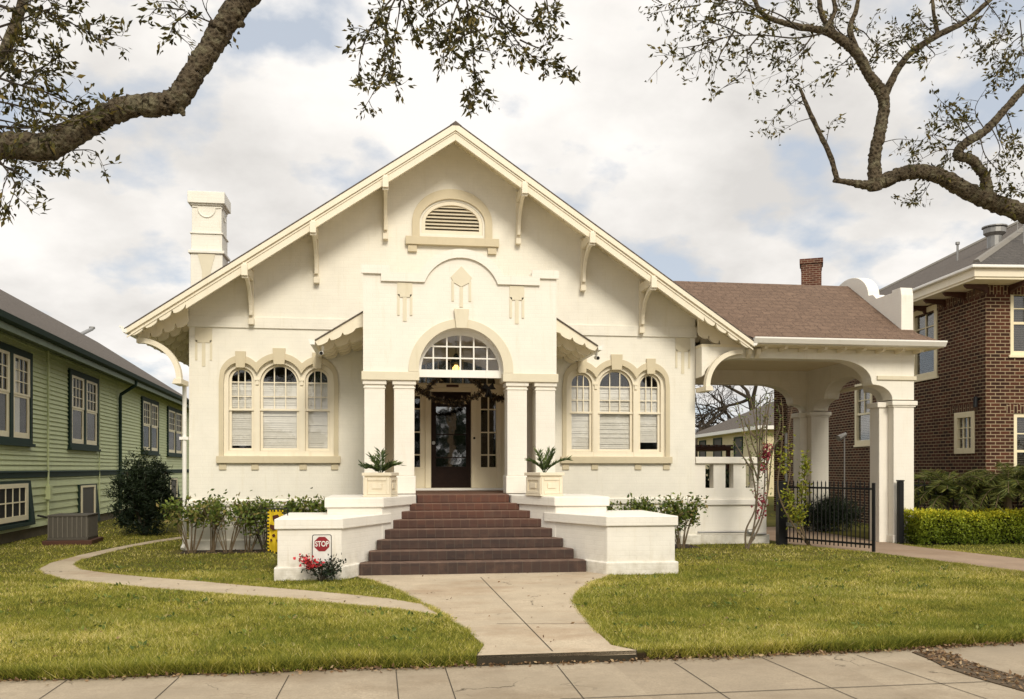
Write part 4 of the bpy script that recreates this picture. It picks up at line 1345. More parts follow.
def green_pair(t0, t1, z0=2.28, z1=4.47):
    k = MB()
    k.prism([(t0, z0), (t1, z0), (t1, z1), (t0, z1)], 0.01, 0.085, 'yz', [[(t0 + .16, z0 + .12), ((t0 + t1) / 2 - .1, z0 + .12), ((t0 + t1) / 2 - .1, z1 - .16), (t0 + .16, z1 - .16)], [((t0 + t1) / 2 + .1, z0 + .12), (t1 - .16, z0 + .12), (t1 - .16, z1 - .16), ((t0 + t1) / 2 + .1, z1 - .16)]])
    k.box(0.01, .13, t0 - .06, t1 + .06, z0 - .07, z0 - .001)
    w = k.build('window', M['green'], gh)
    for a, b in ((t0 + .16, (t0 + t1) / 2 - .1), ((t0 + t1) / 2 + .1, t1 - .16)):
        k = MB()
        zm = (z0 + z1) / 2 + .02
        f_ = .15
        k.prism([(a, z0 + .12), (b, z0 + .12), (b, zm), (a, zm)], 0.034, 0.06, 'yz', [[(a + f_, z0 + .25), (b - f_, z0 + .25), (b - f_, zm - .05), (a + f_, zm - .05)]])
        k.prism([(a, zm + .001), (b, zm + .001), (b, z1 - .16), (a, z1 - .16)], 0.045, 0.075, 'yz', [[(a + f_, zm + .05), (b - f_, zm + .05), (b - f_, z1 - .23), (a + f_, z1 - .23)]])
        for q in (1, 2):
            yq = a + f_ + (b - a - 2 * f_) * q / 3
            k.box(.052, .07, yq - .013, yq + .013, zm + .05, z1 - .23)
            zq = zm + .05 + (z1 - .28 - zm) * q / 3
            k.box(.051, .071, a + f_, b - f_, zq - .012, zq + .012)
        k.build('sash', M['creamwin'], w)
        k = MB(); k.box(.040, .042, a + .05, b - .05, z0 + .2, z1 - .2); k.build('pane', M['sideglass'], w)
        k = MB(); k.box(-.02, .034 - .001, a + .02, b - .02, z0 + .13, z1 - .17); k.build('dark_backing', M['dark'], w)  # near-black panel behind the pane stands in for the unlit room
        k = MB()
        for i in range(12):
            u0 = a + .06 + (b - a) * .42 * i / 12; u1 = a + .06 + (b - a) * .42 * (i + 1) / 12
            k.add([(.036 + .003 * (i % 2), u0, z0 + .2), (.036 + .003 * ((i + 1) % 2), u1, z0 + .2), (.036 + .003 * ((i + 1) % 2), u1, z1 - .3), (.036 + .003 * (i % 2), u0, z1 - .3)], [(0, 1, 2, 3)])
        if t0 < 2: k.build('curtain', M['blind'], w, recalc=False)


green_pair(-0.9, 1.95); green_pair(5.1, 8.2); green_pair(14.7, 18.05); green_pair(20.2, 24.2)
for t0, t1, z0, z1, kind in ((-.6, 1.6, 0.42, 1.40, 'w'), (6.0, 7.75, 0.15, 1.22, 'd'), (20.5, 22.5, .3, 1.25, 'd')):
    k = MB(); k.box(.03, .09, t0, t1, z0, z1); k.box(.03, .16, t0 - .05, t1 + .3, z0 - .08, z0 - .001)
    k.prism([(.03, z0), (.16, z0), (.06, z1), (.03, z1)], t1 + .001, t1 + .28, 'xz')
    w = k.build('basement_window', M['green'], gh)
    k = MB()
    if kind == 'w':
        k.prism([(t0 + .1, z0 + .06), (t1 - .08, z0 + .06), (t1 - .08, z1 - .06), (t0 + .1, z1 - .06)], .095, .12, 'yz', [[(t0 + .25, z0 + .18), (t1 - .25, z0 + .18), (t1 - .25, z1 - .16), (t0 + .25, z1 - .16)]])
        for q in (1, 2, 3): k.box(.1, .115, t0 + .2 + (t1 - t0 - .4) * q / 4 - .02, t0 + .2 + (t1 - t0 - .4) * q / 4 + .02, z0 + .15, z1 - .1)
        k.box(.1, .114, t0 + .2, t1 - .2, (z0 + z1) / 2 - .015, (z0 + z1) / 2 + .015)
        k.build('sash', M['creamwin'], w)
    else:
        k.prism([(t0 + .1, z0 + .03), (t1 - .05, z0 + .03), (t1 - .05, z1 - .03), (t0 + .1, z1 - .03)], .095, .115, 'yz', [[(t0 + .25, z0 + .1), (t1 - .22, z0 + .1), (t1 - .22, z1 - .09), (t0 + .25, z1 - .09)]])
        k.build('sash', M['creamwin'], w)
    k = MB(); k.box(.0905, .094, t0 + .2, t1 - .15, z0 + .08, z1 - .06); k.build('pane', M['dark'] if kind == 'w' else M['acgrey'], w)

ac = thing('air_conditioner', 'brown grey air conditioning unit with vertical fins beside the green house', 'air conditioner', (-7.02, 21.0, 0), math.radians(3.6))
k = MB(); k.box(-.42, .42, -.35, .55, .10, .16); k.box(-.42, .42, -.35, .55, .62, .66); k.box(-.40, .40, -.33, .53, .161, .619)
k.build('cabinet', M['acgrey'], ac, bevel=.008)
k = MB()
for i in range(9):
    x = -.39 + i * .0975
    k.box(x - .012, x + .012, -.352, -.331, .161, .619)
for i in range(9):
    y = -.30 + i * .1
    k.box(.401, .418, y - .012, y + .012, .161, .619)
k.build('fins', plain('ac_fin_grey', (0.13, 0.115, 0.09), 0.6), ac)
k = MB(); k.box(-.50, .52, -.42, .62, -.02, .099); k.build('pad', M['brown'], ac, bevel=.01)
k = MB(); k.tube([(-.2, .552, .4), (-.5, .75, .5), (-.95, .8, .6)], .025, 6); k.build('hose', M['black'], ac)

# ================================================================== BRICK HOUSE (right)
RZR = math.radians(-5.35)
bh = thing('brick_house', 'dark brown brick two storey house with grey hip roof at the right edge', 'house', (14.0, 19.0, 0), RZR)
BW, BD, BZ = 12.0, 13.0, 6.02
# windows on the left side: (y0,y1,z0,z1)
sidew = [(0.45, 1.33, 2.05, 3.08), (2.15, 3.42, 4.1, 6.0), (5.85, 7.05, 2.42, 4.33)]
frontw = [(0.60, 1.75, 4.37, 5.9), (0.68, 2.0, 1.2, 3.0)]
k = MB(); k.prism([(0, -.05), (BD, -.05), (BD, BZ), (0, BZ)], 0, .25, 'yz', [[(a, c), (b, c), (b, d), (a, d)] for a, b, c, d in sidew[:1] + sidew[2:]] + [[(2.15, 4.1), (3.42, 4.1), (3.42, 5.98), (2.15, 5.98)]])
k.build('side_wall', M['brick'], bh)
k = MB(); k.prism([(0.251, -.05), (BW, -.05), (BW, BZ), (0.251, BZ)], 0, .25, 'xz', [[(a, c), (b, c), (b, d), (a, d)] for a, b, c, d in frontw])
k.build('front_wall', M['brick'], bh)
k = MB(); k.box(.251, BW, BD - .25, BD, -.05, BZ); k.box(BW - .25, BW, .251, BD - .251, -.05, BZ); k.build('rear_wall', M['brick'], bh)
k = MB(); k.box(.9, BW - .3, .9, BD - .3, 0, 6); k.build('inner_room', M['dark'], bh)
k = MB()
k.box(-.012, -.001, 0.30, 1.52, 3.081, 3.26); k.box(-.012, -.001, 5.8, 7.1, 4.331, 4.52); k.box(-.012, -.001, -.02, BD, BZ - .22, BZ - .001)
k.box(.5, 2.2, -.012, -.001, 3.001, 3.2)
k.box(0.0, BW, -.012, -.001, BZ - .22, BZ - .001)
k.build('soldier_course', M['soldier'], bh)


def sash_window(parent, y0, y1, z0, z1, plane, cols, rows, sill=True, split=True, low_blind=None):
    w_ = .14 if plane == 'yz' else .10
    o_ = -.055 if plane == 'yz' else 0
    k = MB()
    k.prism([(y0 + .002, z0 + .002), (y1 - .002, z0 + .002), (y1 - .002, z1 - .002), (y0 + .002, z1 - .002)], .03 + o_, .12 + o_, plane, [[(y0 + w_, z0 + w_), (y1 - w_, z0 + w_), (y1 - w_, z1 - w_), (y0 + w_, z1 - w_)]])
    if sill: k.prism([(y0 - .05, z0 - .06), (y1 + .05, z0 - .06), (y1 + .05, z0 + .001), (y0 - .05, z0 + .001)], -.04, .1, plane)
    w = k.build('window', M['creamwin'], parent, bevel=.006)
    k = MB()
    zm = (z0 + z1) / 2 if split else z0 + w_
    if split: k.prism([(y0 + w_, zm - .03), (y1 - w_, zm - .03), (y1 - w_, zm + .03), (y0 + w_, zm + .03)], .05 + o_, .10 + o_, plane)
    a, b, c, d = y0 + w_, y1 - w_, zm + (.03 if split else 0), z1 - w_
    for i in range(1, cols):
        u = a + (b - a) * i / cols; k.prism([(u - .014, c), (u + .014, c), (u + .014, d), (u - .014, d)], .07 + o_, .10 + o_, plane)
    for i in range(1, rows):
        v = c + (d - c) * i / rows; k.prism([(a, v - .013), (b, v - .013), (b, v + .013), (a, v + .013)], .071 + o_, .099 + o_, plane)
    k.build('sash', M['creamwin'], w)
    k = MB(); k.prism([(a, z0 + w_), (b, z0 + w_), (b, d), (a, d)], .101 + o_, .104 + o_, plane); k.build('pane', M['glass'], w)
    k = MB(); n = int((z1 - z0) / .06)
    for i in range(n):
        z = z0 + w_ + (z1 - z0 - 2 * w_) * i / n
        k.prism([(a, z), (b, z), (b, z + .035), (a, z + .035)], .12 + o_, .125 + o_, plane)
    if low_blind: k.build('shutter_slats', low_blind, w)
    return w


sash_window(bh, *sidew[0], 'yz', 3, 3, split=False, sill=False)
sash_window(bh, 2.15, 3.42, 4.1, 5.98, 'yz', 2, 2, low_blind=M['acgrey'])
sash_window(bh, *sidew[2], 'yz', 2, 2, low_blind=M['metal'])
sash_window(bh, *frontw[0], 'xz', 3, 2, low_blind=M['acgrey'])
sash_window(bh, *frontw[1], 'xz', 3, 2, low_blind=M['acgrey'])
# eave and hip roof
OV = .64
k = MB(); k.box(-OV, BW + OV, -OV, BD + OV, BZ + .001, BZ + .05); k.build('eave_soffit', M['soffit'], bh)
k = MB(); k.prism([(-OV - .03, -OV - .03), (BW + OV, -OV - .03), (BW + OV, BD + OV), (-OV - .03, BD + OV)], BZ + .051, BZ + .24, 'xy'); k.build('fascia', M['trim'], bh, bevel=.01)
k = MB(); k.prism([(-OV - .13, -OV - .13), (BW + OV + .1, -OV - .13), (BW + OV + .1, BD + OV + .1), (-OV - .13, BD + OV + .1)], BZ + .241, BZ + .31, 'xy'); k.build('gutter', M['white'], bh, bevel=.015)
ex0, ex1, ey0, ey1, ez = -OV - .12, BW + OV + .1, -OV - .12, BD + OV + .1, BZ + .312
dd = (ex1 - ex0) / 2; pz_ = .52
ra, rb = Vector((ex0 + dd, ey0 + dd, ez + pz_ * dd)), Vector((ex0 + dd, ey1 - dd, ez + pz_ * dd))
c0, c1, c2, c3 = Vector((ex0, ey0, ez)), Vector((ex1, ey0, ez)), Vector((ex1, ey1, ez)), Vector((ex0, ey1, ez))
k = MB(); k.add([c0, c3, rb, ra], [(0, 1, 2, 3)]); k.add([c1, c2, rb, ra], [(0, 1, 2, 3)]); k.build('roof', M['greyroof'], bh, recalc=False)
k = MB(); k.add([c0, c1, ra], [(0, 1, 2)]); k.add([c3, c2, rb], [(0, 1, 2)]); k.build('roof', M['greyroofy'], bh, recalc=False)
k = MB()
for a, b in ((c0, ra), (c1, ra), (c3, rb), (c2, rb)):
    k.tube([a.lerp(b, .03) - Vector((0, 0, .03)), b], .09, 6)
k.build('hip_cap', M['greyhip'], bh)
for i in range(9):
    y = -.1 + i * 0.92
    k = MB(); k.prism([(-OV + .08, BZ), (-.001, BZ), (-.001, BZ - .20), (-.05, BZ - .21), (-.10, BZ - .14), (-.35, BZ - .10), (-OV + .16, BZ - .10), (-OV + .10, BZ - .05)], y, y + .09, 'xz')
    k.build('eave_bracket', M['brown'], bh, bevel=.008)
for i in range(4):
    x = .55 + i * 0.92
    k = MB(); k.prism([(-OV + .08, BZ), (-.013, BZ), (-.013, BZ - .20), (-.05, BZ - .21), (-.10, BZ - .14), (-.35, BZ - .10), (-OV + .16, BZ - .10), (-OV + .10, BZ - .05)], x, x + .09, 'yz')
    k.build('eave_bracket', M['brown'], bh, bevel=.008)
# roof turbine vent, antenna
pv = Vector((1.62, 2.3, 0)); pzv = ez + pz_ * (1.62 - ex0) - .1
k = MB(); k.tube([(1.62, 2.3, pzv - .2), (1.62, 2.3, pzv + .45)], .18, 12); k.tube([(1.62, 2.3, pzv + .32), (1.62, 2.3, pzv + .40), (1.62, 2.3, pzv + .52), (1.62, 2.3, pzv + .55)], [.18, .27, .27, .25], 14)
k.tube([(1.62, 2.3, pzv + .551), (1.62, 2.3, pzv + .58)], .31, 14)
k.build('roof_vent', M['metal'], bh)
k = MB(); k.tube([(1.7, 4.2, ez + pz_ * (1.7 - ex0) - .1), (1.7, 4.2, ez + pz_ * (1.7 - ex0) + .45)], .03, 6); k.tube([(1.7, 4.2, ez + pz_ * (1.7 - ex0) + .45), (1.7, 4.2, ez + pz_ * (1.7 - ex0) + .52)], .06, 8); k.build('vent_stack', M['metal'], bh)
k = MB()
ax, ay = 1.6, 1.05; az = ez + pz_ * (ay - ey0)
k.tube([(ax, ay, az), (ax, ay, az + .55)], .012, 6)
for q in (.30, .42, .54): k.tube([(ax - .16, ay, az + q), (ax + .16, ay, az + q)], .008, 5)
k.tube([(ax - .16, ay, az + .28), (ax - .16, ay, az + .56)], .008, 5); k.tube([(ax + .16, ay, az + .28), (ax + .16, ay, az + .56)], .008, 5)
k.build('antenna', M['metal'], bh)
k = MB(); k.tube([(-.02, .30, 3.35), (-.12, .22, 3.38), (-.14, .2, 3.15)], [.05, .045, .05], 8); k.build('wall_lamp', M['iron'], bh)

# rear brick wing with chimney
rb_ = thing('brick_outbuilding', 'dark brick rear building with chimney seen beyond the carport', 'house', (15.15, 33.0, 0), math.radians(-27))
k = MB(); k.prism([(0, 0), (7, 0), (7, 6.2), (0, 6.2)], 0, .3, 'xz', [[(.40, .9), (1.05, .9), (1.05, 3.1), (.40, 3.1)]]); k.box(0, .3, .301, 6, 0, 6.2); k.box(6.7, 7, .301, 6, 0, 6.2); k.box(.301, 6.699, 5.7, 6, 0, 6.2)
k.build('wall', M['brick'], rb_)
k = MB(); k.prism([(.402, .902), (1.048, .902), (1.048, 3.098), (.402, 3.098)], .05, .12, 'xz', [[(.5, 1.0), (.95, 1.0), (.95, 1.95), (.5, 1.95)], [(.5, 2.05), (.95, 2.05), (.95, 3.0), (.5, 3.0)]]); w = k.build('window', M['white'], rb_)
k = MB(); k.box(.5, .95, .13, .133, 1, 3); k.build('pane', M['glass'], w)
k = MB(); k.add([(-.3, -.3, 6.2), (7.3, -.3, 6.2), (7.3, 6.3, 6.2), (-.3, 6.3, 6.2), (3, 3, 7.4), (4, 3, 7.4)], [(0, 1, 5, 4), (1, 2, 5), (2, 3, 4, 5), (3, 0, 4), (3, 2, 1, 0)]); k.build('roof', M['greyroofy'], rb_)
k = MB(); k.box(1.02, 1.78, .302, 1.1, 6.0, 9.75); k.box(.96, 1.84, .26, 1.16, 9.751, 9.95); k.box(1.0, 1.8, .3, 1.12, 9.6, 9.65); k.build('chimney', M['redbrick'], rb_, bevel=.01)

# ================================================================== FAR HOUSE
fh = thing('far_house', 'pale yellow two storey house with grey hip roof far behind the terrace wall', 'house', (22.4, 50.0, 0), math.radians(-5.7))
k = MB(); k.box(0, 12, 0, 16, 0, 4.05); k.build('wall', M['farwall'], fh)
k = MB(); k.add([(-.6, -.6, 4.22), (12.6, -.6, 4.22), (12.6, 16.6, 4.22), (-.6, 16.6, 4.22), (6, 6, 7.3), (6, 10, 7.3)], [(0, 1, 4), (1, 2, 5, 4), (2, 3, 5), (3, 0, 4, 5)]); k.build('roof', M['greyroof'], fh)
k = MB(); k.prism([(-.6, -.6), (12.6, -.6), (12.6, 16.6), (-.6, 16.6)], 4.0, 4.219, 'xy'); k.build('fascia', M['white'], fh)
for y0_, y1_, z0, z1 in ((4.5, 6.1, 2.45, 3.65), (9.3, 11.2, 2.5, 3.75), (13.6, 15.2, 2.5, 3.7), (1.6, 2.8, .5, 1.8), (8.0, 9.2, .5, 1.8)):
    k = MB(); k.prism([(y0_ - .15, z0 - .1), (y1_ + .15, z0 - .1), (y1_ + .15, z1 + .1), (y0_ - .15, z1 + .1)], -.06, -.001, 'yz', [[(y0_, z0), (y1_, z0), (y1_, z1), (y0_, z1)]]); k.box(-.05, -.002, y0_, y1_, (z0 + z1) / 2 - .04, (z0 + z1) / 2 + .04)
    w = k.build('window', M['green'], fh)
    k = MB(); k.box(-.02, -.001, y0_, y1_, z0, z1); k.build('pane', M['acgrey'], w)
aw = thing('pergola_roof', 'flat dark roof edge just above the terrace wall coping', 'canopy', (8.6, 24.0, 0))
k = MB(); k.box(-.8, 1.2, 0, 1.6, 2.20, 2.30)
for i in range(9): k.box(-.75 + i * .23, -.69 + i * .23, -.1, 1.7, 2.301, 2.36)
k.build('canopy', M['brown'], aw)
for x in (-.7, 1.1):
    k = MB(); k.box(x - .05, x + .05, .1, .2, 0, 2.199); k.build('post', M['brown'], aw)


# ================================================================== GATE, FENCE, POSTS
def post(x, y, w, h, label, pts=None):
    t = thing('gate_post', label, 'post', (x, y, 0), 0, 'black gate posts')
    k = MB(); k.box(-w / 2, w / 2, -w / 2, w / 2, 0, h); k.build('shaft', M['iron'], t, bevel=.006)
    k = MB(); k.box(-w / 2 - .01, w / 2 + .01, -w / 2 - .01, w / 2 + .01, h + .001, h + .03); k.build('cap', M['iron'], t, bevel=.006)
    return t


post(8.62, 18.42, .17, 1.38, 'thick black gate post at the end of the terrace wall')
post(11.42, 18.35, .11, 1.40, 'slim black gate post against the front carport column')


def railing(name, label, cat, p0, p1, n, ztop, z0=.08, diag=False):
    d = Vector((p1[0] - p0[0], p1[1] - p0[1], 0)); ln = d.length
    t = thing(name, label, cat, (p0[0], p0[1], 0), math.atan2(d.y, d.x))
    k = MB()
    k.box(0, ln, -.018, .018, ztop - .14, ztop - .10); k.box(0, ln, -.018, .018, z0 + .06, z0 + .10)
    k.box(-.025, .025, -.025, .025, z0 - .06, ztop); k.box(ln - .025, ln + .025, -.025, .025, z0 - .06, ztop)
    k.build('frame', M['iron'], t)
    src = None
    for i in range(1, n):
        if src is None:
            k = MB(); k.box(-.009, .009, -.009, .009, z0, ztop - .02); k.add([(-.012, -.012, ztop - .02), (.012, -.012, ztop - .02), (.012, .012, ztop - .02), (-.012, .012, ztop - .02), (0, 0, ztop + .04)], [(0, 1, 4), (1, 2, 4), (2, 3, 4), (3, 0, 4)])
            src = k.build('picket', M['iron'], t); o = src
        else:
            o = src.copy(); COL.objects.link(o); o.parent = t
        o.location = (ln * i / n, 0, 0)
    return t


gt = railing('iron_gate', 'black iron picket gate standing open in front of the carport', 'gate', (8.72, 18.38), (9.66, 16.45), 21, 1.40)
k = MB(); k.box(-.03, .42, -.04, .04, .42, .50); k.build('gate_opener', M['metal'], gt)
railing('iron_fence', 'black iron picket fence behind the clipped lime hedge', 'fence', (11.96, 18.95), (15.4, 19.0 - .6), 26, 1.42)

fp = thing('garden_light', 'thin pole with a small floodlight head in front of the brick wall', 'lamp', (12.25, 22.3, 0))
k = MB(); k.tube([(0, 0, 0), (0, 0, 2.55)], .018, 6); k.build('pole', M['metal'], fp)
k = MB(); k.tube([(.04, 0, 2.62), (-.2, -.05, 2.5)], [.05, .085], 10); k.build('lamp_head', M['metal'], fp)


# ================================================================== PLANTS
def stems_shrub(name, label, cat, x, y, stems, h, spread, mleaf, nleaf, lsize, mstem, leaf_from=.68, group=None, r=.012, extra=None, flat_top=None, jitter=.10):
    t = thing(name, label, cat, (x, y, 0), 0, group)
    k = MB(); P = []
    for i in range(stems):
        a = random.uniform(0, 2 * PI); rr_ = spread * math.sqrt(random.uniform(.05, 1))
        hh = h * random.uniform(.78, 1.12)
        tip = Vector((math.cos(a) * rr_, math.sin(a) * rr_ * .6, hh))
        b0 = Vector((math.cos(a) * .06, math.sin(a) * .05, 0))
        midp = b0.lerp(tip, .5) + Vector((random.gauss(0, .05), random.gauss(0, .05), .06))
        pts = smooth_path([b0, midp, tip], 6)
        k.tube(pts, [r * (1 - .65 * j / (len(pts) - 1)) for j in range(len(pts))], 5)
        for _ in range(3):                                  # side shoots
            u = random.uniform(max(.35, leaf_from - .12), .97); p = pts[int(u * (len(pts) - 1))]
            q = p + Vector((random.gauss(0, .14), random.gauss(0, .10), random.uniform(.04, .20)))
            k.tube([p, p.lerp(q, .5) + Vector((0, 0, .015)), q], [r * .5, r * .4, r * .25], 4)
            for __ in range(int(nleaf / stems / 5)):
                P.append(p.lerp(q, random.uniform(.4, 1.05)) + Vector((random.gauss(0, jitter * .35), random.gauss(0, jitter * .35), random.gauss(0, jitter * .35))))
        for _ in range(int(nleaf / stems * .4)):
            u = leaf_from + (1 - leaf_from) * math.sqrt(random.random())
            p = pts[min(len(pts) - 1, int(u * (len(pts) - 1) + .5))]
            P.append(p + Vector((random.gauss(0, jitter), random.gauss(0, jitter), random.gauss(0, jitter * .7))))
    k.build('stem', mstem, t)
    leaves('foliage', mleaf, P, lsize, t, .5, up=.3)
    return t


G1 = 'sparse leggy shrubs along the front wall'
stems_shrub('garden_shrub', 'leggy shrub at the left corner of the white bungalow wall', 'shrub', -3.85, 18.25, 11, .92, .55, M['shrubleaf'], 720, .09, M['palebark'], group=G1)
stems_shrub('garden_shrub', 'leggy shrub with reddish leaves second from the left corner of the bungalow', 'shrub', -3.15, 18.2, 10, .90, .58, M['shrubleaf'], 620, .09, M['palebark'], group=G1)
stems_shrub('garden_shrub', 'dense based shrub just left of the yellow flag', 'shrub', -2.40, 18.15, 18, .92, .52, M['shrubleaf'], 1100, .085, M['twig'], leaf_from=.1, group=G1)
stems_shrub('garden_shrub', 'thin upright shrub between the second and the dense based shrub by the wall', 'shrub', -2.78, 18.4, 9, .98, .40, M['shrubleaf'], 330, .085, M['palebark'], group=G1)
stems_shrub('garden_shrub', 'thin upright shrub between the corner shrub and its reddish neighbour', 'shrub', -3.5, 18.4, 9, 1.0, .42, M['shrubleaf'], 330, .085, M['palebark'], group=G1)
stems_shrub('garden_shrub', 'leafy shrub top showing above the left cheek wall', 'shrub', -1.7, 18.1, 16, .98, .40, M['shrubleaf'], 1100, .09, M['twig'], leaf_from=.4, group=G1)
stems_shrub('garden_shrub', 'leafy shrub tucked beside the left upper stair block', 'shrub', -1.15, 18.1, 14, .93, .35, M['shrubleaf'], 900, .09, M['twig'], leaf_from=.4, group=G1)
stems_shrub('garden_shrub', 'leafy shrub behind the right upper stair block', 'shrub', 4.35, 18.1, 16, .93, .42, M['shrubleaf'], 1100, .085, M['twig'], leaf_from=.4, group=G1)
stems_shrub('garden_shrub', 'leafy shrub showing above the right cheek wall', 'shrub', 5.15, 18.1, 16, .95, .45, M['shrubleaf'], 1200, .085, M['twig'], leaf_from=.4, group=G1)
stems_shrub('garden_shrub', 'bushy shrub standing clear of the right cheek wall end', 'shrub', 6.15, 17.9, 14, .98, .48, M['shrubleaf'], 1100, .09, M['palebark'], leaf_from=.4, group=G1)

az = thing('azalea_bush', 'small azalea with red flowers in front of the STOP sign', 'shrub', (-0.98, 13.38, 0))
k = MB(); P = []; Fp = []
for i in range(14):
    a = random.uniform(-1.9, 1.9); r_ = random.uniform(.10, .36); hh = random.uniform(.18, .36)
    tip = Vector((math.cos(a) * r_ + .08, math.sin(a) * r_ * .6, hh))
    if i < 5: tip = Vector((random.uniform(-.30, .0), random.uniform(-.12, .1), random.uniform(.30, .40)))
    k.tube(smooth_path([(0, 0, 0), tip * .55 + Vector((0, 0, .03)), tip], 4), .006, 5)
    for _ in range(46):
        p = tip * random.uniform(.45, 1.05) + Vector((random.gauss(0, .045), random.gauss(0, .045), random.gauss(0, .04)))
        if i < 5 and p.z > .22 and random.random() < .75: Fp.append(p)
        else: P.append(p)
k.build('stem', M['twig'], az)
leaves('foliage', M['darkleaf'], P, .05, az, .5)
leaves('flowers', M['redflower'], Fp, .05, az, .85)

# dark evergreen by the green house
def blob_points(n, sx, sy, sz, zc, power=.45, taper=.25):
    out = []
    while len(out) < n:
        v = Vector((random.gauss(0, 1), random.gauss(0, 1), random.gauss(0, 1))).normalized()
        r_ = random.random() ** power
        lump = 1 + .26 * math.sin(v.x * 5 + v.z * 4) * math.cos(v.y * 6 + v.z * 3)
        p = Vector((v.x * sx, v.y * sy, v.z * sz)) * r_ * lump
        s_ = 1 - taper * (p.z / sz + 1) / 2
        out.append(Vector((p.x * s_, p.y * s_, p.z + zc)))
    return out


ev = thing('evergreen_bush', 'tall dark evergreen bush against the green house', 'bush', (-6.05, 23.3, 0))
k = MB()
for a in range(6): k.tube([(0, 0, 0), (math.cos(a) * .3, math.sin(a) * .3, .8), (math.cos(a) * .5, math.sin(a) * .5, 1.6)], [.05, .03, .01], 6)
k.build('trunk', M['twig'], ev)
P = []; 
for c_ in blob_points(430, .88, .78, 1.02, 1.02, .35, .30):
    for _ in range(34):
        P.append(c_ + Vector((random.gauss(0, .07), random.gauss(0, .07), random.gauss(0, .045))))
leaves('foliage', M['darkleaf'], [p for p in P if p.z > .03], .10, ev, .25, up=.2, tint=[min(1, max(0, p.z / 2.0)) for p in P if p.z > .03])

# clipped lime hedge
hd = thing('clipped_hedge', 'low clipped yellow green hedge along the brick house', 'hedge', (11.55, 17.75, 0))
P = []; T = []
LX, LY, LZ = 5.2, .95, .72
for _ in range(19000):
    f_ = random.random()
    x, y, z = random.uniform(0, LX), random.uniform(0, LY), random.uniform(.03, LZ)
    if f_ < .5: y = random.uniform(0, .10)
    elif f_ < .85: z = LZ - random.uniform(0, .10)
    elif f_ < .92: x = random.uniform(0, .10)
    bu = .05 * math.sin(x * 4.1) + .04 * math.sin(x * 9.3 + 1 + z * 5)
    cr = max(0, z - LZ + .18) ** 2 * 2.5
    P.append(Vector((x, y + bu + cr + random.gauss(0, .02), z + .03 * math.sin(x * 3 + y * 2) + random.gauss(0, .02))))
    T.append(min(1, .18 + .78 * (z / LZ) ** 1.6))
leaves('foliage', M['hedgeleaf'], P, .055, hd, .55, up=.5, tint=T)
k = MB()
for i in range(20): k.tube([(i * .26 + .1, .5, 0), (i * .26 + .1 + random.gauss(0, .05), .45, .5)], .012, 5)
k.build('stem', M['twig'], hd)
k = MB(); k.box(.15, LX - .1, .18, LY - .12, .02, LZ - .14); k.build('dark_core', plain('hedge_dark_core', (0.012, 0.014, 0.004), 1), hd)  # near-black box stands in for the shade deep inside the hedge


def fern(x, y, label, n, ln, h0, grp):
    t = thing('fern_palm', label, 'plant', (x, y, 0), 0, grp)
    k = MB(); lp = []; ld = []
    k.tube([(0, 0, 0), (0, 0, h0)], [.10, .08], 8)
    for i in range(n):
        az_ = random.uniform(0, 2 * PI); lean = random.uniform(25, 80); curl = random.uniform(60, 110); l_ = ln * random.uniform(.75, 1.1)
        pts = [Vector((0, 0, h0))]
        for j in range(12):
            el = math.radians(lean - curl * j / 11)
            pts.append(pts[-1] + Vector((math.cos(az_) * math.cos(el), math.sin(az_) * math.cos(el), math.sin(el))) * l_ / 12)
        k.tube(pts, .006, 4)
        for j in range(2, 13):
            tq = (pts[j] - pts[j - 1]).normalized(); sd = tq.cross(Vector((0, 0, 1))).normalized()
            for w in range(7):
                for sg_ in (-1, 1):
                    lp.append(pts[j - 1].lerp(pts[j], w / 7)); ld.append((sd * sg_ * .9 + tq * .8 - Vector((0, 0, .2))) * 2)
    k.build('stem', M['palebark'], t)
    leaves('frond', M['fernleaf'], lp, .22, t, .065, dirs=ld)
    return t


G2 = 'feathery palms behind the lime hedge'
fern(13.05, 18.75 + .3, 'feathery palm behind the fence and hedge, left of its pair', 46, 1.2, .95, G2)
fern(14.15, 18.45, 'taller feathery palm behind the hedge at the photo edge', 52, 1.3, 1.1, G2)

db = thing('dark_bush', 'dark grassy bush at the foot of the brick wall beyond the gate', 'bush', (11.75, 22.2, 0))
P = blob_points(3600, 1.0, .55, .48, .42, .5, .1)
leaves('foliage', M['darkleaf'], [p for p in P if p.z > 0], .20, db, .10, up=.8)
k = MB(); [k.tube([(x * .3, 0, 0), (x * .35, 0, .5)], .012, 5) for x in (-2, -1, 0, 1, 2)]; k.build('stem', M['twig'], db)


